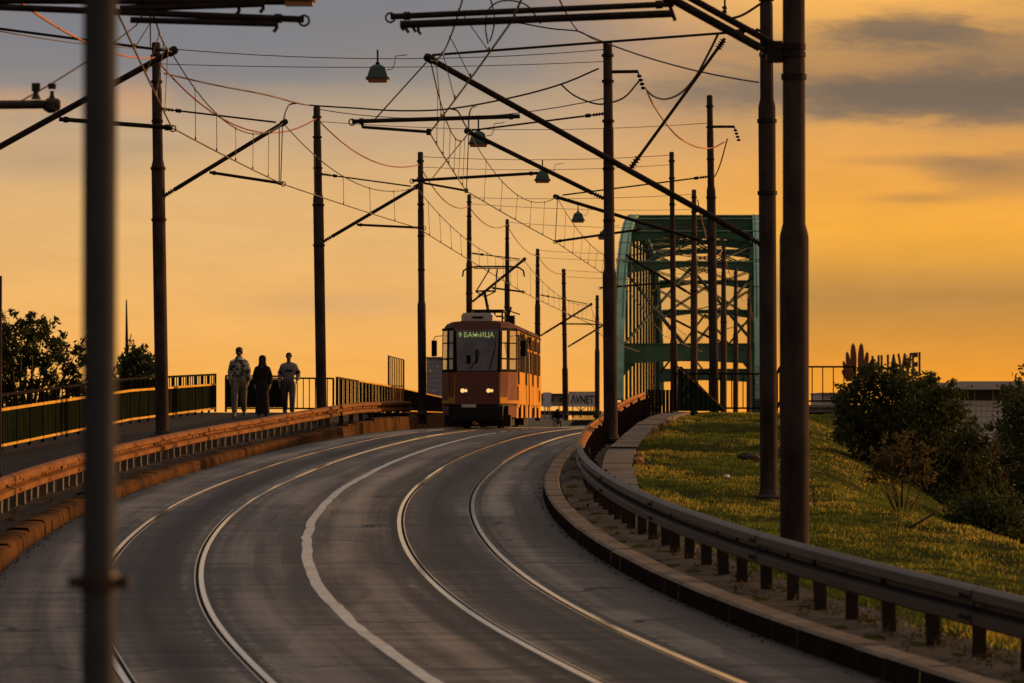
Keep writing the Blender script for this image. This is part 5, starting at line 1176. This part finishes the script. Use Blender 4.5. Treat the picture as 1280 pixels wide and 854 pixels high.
wv = mth('ADD', mth('MULTIPLY', mth('SUBTRACT', n1, .5), 1.1), mth('MULTIPLY', mth('SUBTRACT', n2, .5), .7))
def bank(px, py, rx, ry, amp, soft=.55):
    """one cloud bank: centre and half size given in photo pixels as angles"""
    u = mth('DIVIDE', mth('SUBTRACT', U, (px - 640) / F), rx / F); v = mth('DIVIDE', mth('SUBTRACT', V, (520 - py) / F), ry / F)
    d = mth('SQRT', mth('ADD', mth('MULTIPLY', u, u), mth('MULTIPLY', v, v)))
    d = mth('ADD', d, mth('MULTIPLY', wv, -1.6))
    m_ = N.new('ShaderNodeMapRange'); m_.interpolation_type = 'SMOOTHSTEP'; L.new(d, m_.inputs[0]); m_.inputs[1].default_value = 1 - soft; m_.inputs[2].default_value = 1 + soft; m_.inputs[3].default_value = amp; m_.inputs[4].default_value = 0
    return m_.outputs[0]
def over(c, b, color): return mix(b, c, color)
grey = lin(112, 98, 84)
for a_ in ((1190, 118, 300, 30, .95, .6), (1125, 40, 105, 22, .85, .6), (1080, 88, 230, 46, .5, .7), (1290, 85, 150, 80, .6, .8), (1255, 222, 75, 24, .42, .7), (1150, 250, 60, 7, .35, .8), (1120, 372, 300, 26, .12, .9), (1140, 203, 70, 6, .3, .9), (1215, 212, 60, 12, .4, .9)):
    col = over(col, bank(*a_), grey)
col = over(col, bank(900, 130, 90, 50, .35, .8), lin(140, 122, 105))
for a_ in ((60, 60, 260, 60, .6, .8), (330, 30, 300, 60, .55, .8), (120, 120, 160, 14, .3, .9), (420, 90, 200, 16, .35, .9), (640, 60, 200, 26, .35, .9)): col = over(col, bank(*a_), lin(116, 117, 124))
for a_ in ((60, 205, 110, 22, .38, .8), (190, 185, 60, 10, .3, .8), (420, 380, 110, 14, .25, .9)): col = over(col, bank(*a_), lin(160, 140, 118))
for a_ in ((170, 128, 40, 22, .5, .9), (30, 132, 60, 14, .45, .9)): col = over(col, bank(*a_), lin(222, 164, 104))
wm = N.new('ShaderNodeMapRange'); L.new(wv, wm.inputs[0]); wm.inputs[1].default_value = -.5; wm.inputs[2].default_value = .5; wm.inputs[3].default_value = 1.0; wm.inputs[4].default_value = 1.26
vm = N.new('ShaderNodeVectorMath'); vm.operation = 'SCALE'; L.new(col, vm.inputs[0]); L.new(wm.outputs[0], vm.inputs['Scale'])
sky = N.new('ShaderNodeTexSky'); sky.sky_type = 'NISHITA'; sky.sun_disc = False; sky.sun_elevation = R(SUN_EL); sky.sun_rotation = R(SUN_AZ); sky.air_density = 1.5; sky.dust_density = 3
# the sky away from the sunset is much darker
ca = mth('COSINE', mth('SUBTRACT', U, R(SUN_AZ - 20)))
bk = N.new('ShaderNodeMapRange'); bk.interpolation_type = 'SMOOTHSTEP'; L.new(ca, bk.inputs[0]); bk.inputs[1].default_value = -.55; bk.inputs[2].default_value = .45; bk.inputs[3].default_value = .22; bk.inputs[4].default_value = 1.0
hz = N.new('ShaderNodeMapRange'); hz.interpolation_type = 'SMOOTHSTEP'; L.new(V, hz.inputs[0]); hz.inputs[1].default_value = .35; hz.inputs[2].default_value = 1.2
bf = mth('ADD', mth('MULTIPLY', bk.outputs[0], mth('SUBTRACT', 1.0, hz.outputs[0])), hz.outputs[0])
vb = N.new('ShaderNodeVectorMath'); vb.operation = 'SCALE'; L.new(vm.outputs[0], vb.inputs[0]); L.new(bf, vb.inputs['Scale'])
bg1 = N.new('ShaderNodeBackground'); L.new(vb.outputs[0], bg1.inputs[0]); bg1.inputs[1].default_value = 1.0
bg2 = N.new('ShaderNodeBackground'); L.new(sky.outputs[0], bg2.inputs[0]); bg2.inputs[1].default_value = .1
hi = N.new('ShaderNodeMapRange'); hi.interpolation_type = 'SMOOTHSTEP'; L.new(V, hi.inputs[0]); hi.inputs[1].default_value = .2; hi.inputs[2].default_value = .9; hi.inputs[4].default_value = .2
mx = N.new('ShaderNodeMixShader'); L.new(hi.outputs[0], mx.inputs[0]); L.new(bg1.outputs[0], mx.inputs[1]); L.new(bg2.outputs[0], mx.inputs[2]); L.new(mx.outputs[0], N['World Output'].inputs['Surface'])

sd = bpy.data.lights.new('sun', 'SUN'); sd.energy = 4.2; sd.angle = R(1.2); sd.color = (1.0, .50, .17)
so = bpy.data.objects.new('sun', sd); COL.objects.link(so); so['kind'] = 'helper'
sdir = Vector((math.sin(R(SUN_AZ)) * math.cos(R(SUN_EL)), math.cos(R(SUN_AZ)) * math.cos(R(SUN_EL)), math.sin(R(SUN_EL))))
so.rotation_euler = (-sdir).to_track_quat('-Z', 'Y').to_euler(); so.location = (60, 60, 40)

cd = bpy.data.cameras.new('camera'); cd.sensor_width = 36; cd.lens = 36 * F / 1280; cd.clip_end = 20000; cd.clip_start = .5
cd.dof.use_dof = True; cd.dof.focus_distance = 85; cd.dof.aperture_fstop = 4.6
co = bpy.data.objects.new('camera', cd); COL.objects.link(co); co.location = (0, 0, 0); co.rotation_euler = (R(90) + TH, 0, 0)
S.camera = co
for o in list(bpy.data.objects):
    if '_o' in o: del o['_o']
    if '_top' in o: del o['_top']
S.view_settings.view_transform = 'Standard'; S.view_settings.look = 'None'; S.view_settings.exposure = 0; S.view_settings.gamma = 1
S.cycles.max_bounces = 6; S.cycles.use_denoising = True
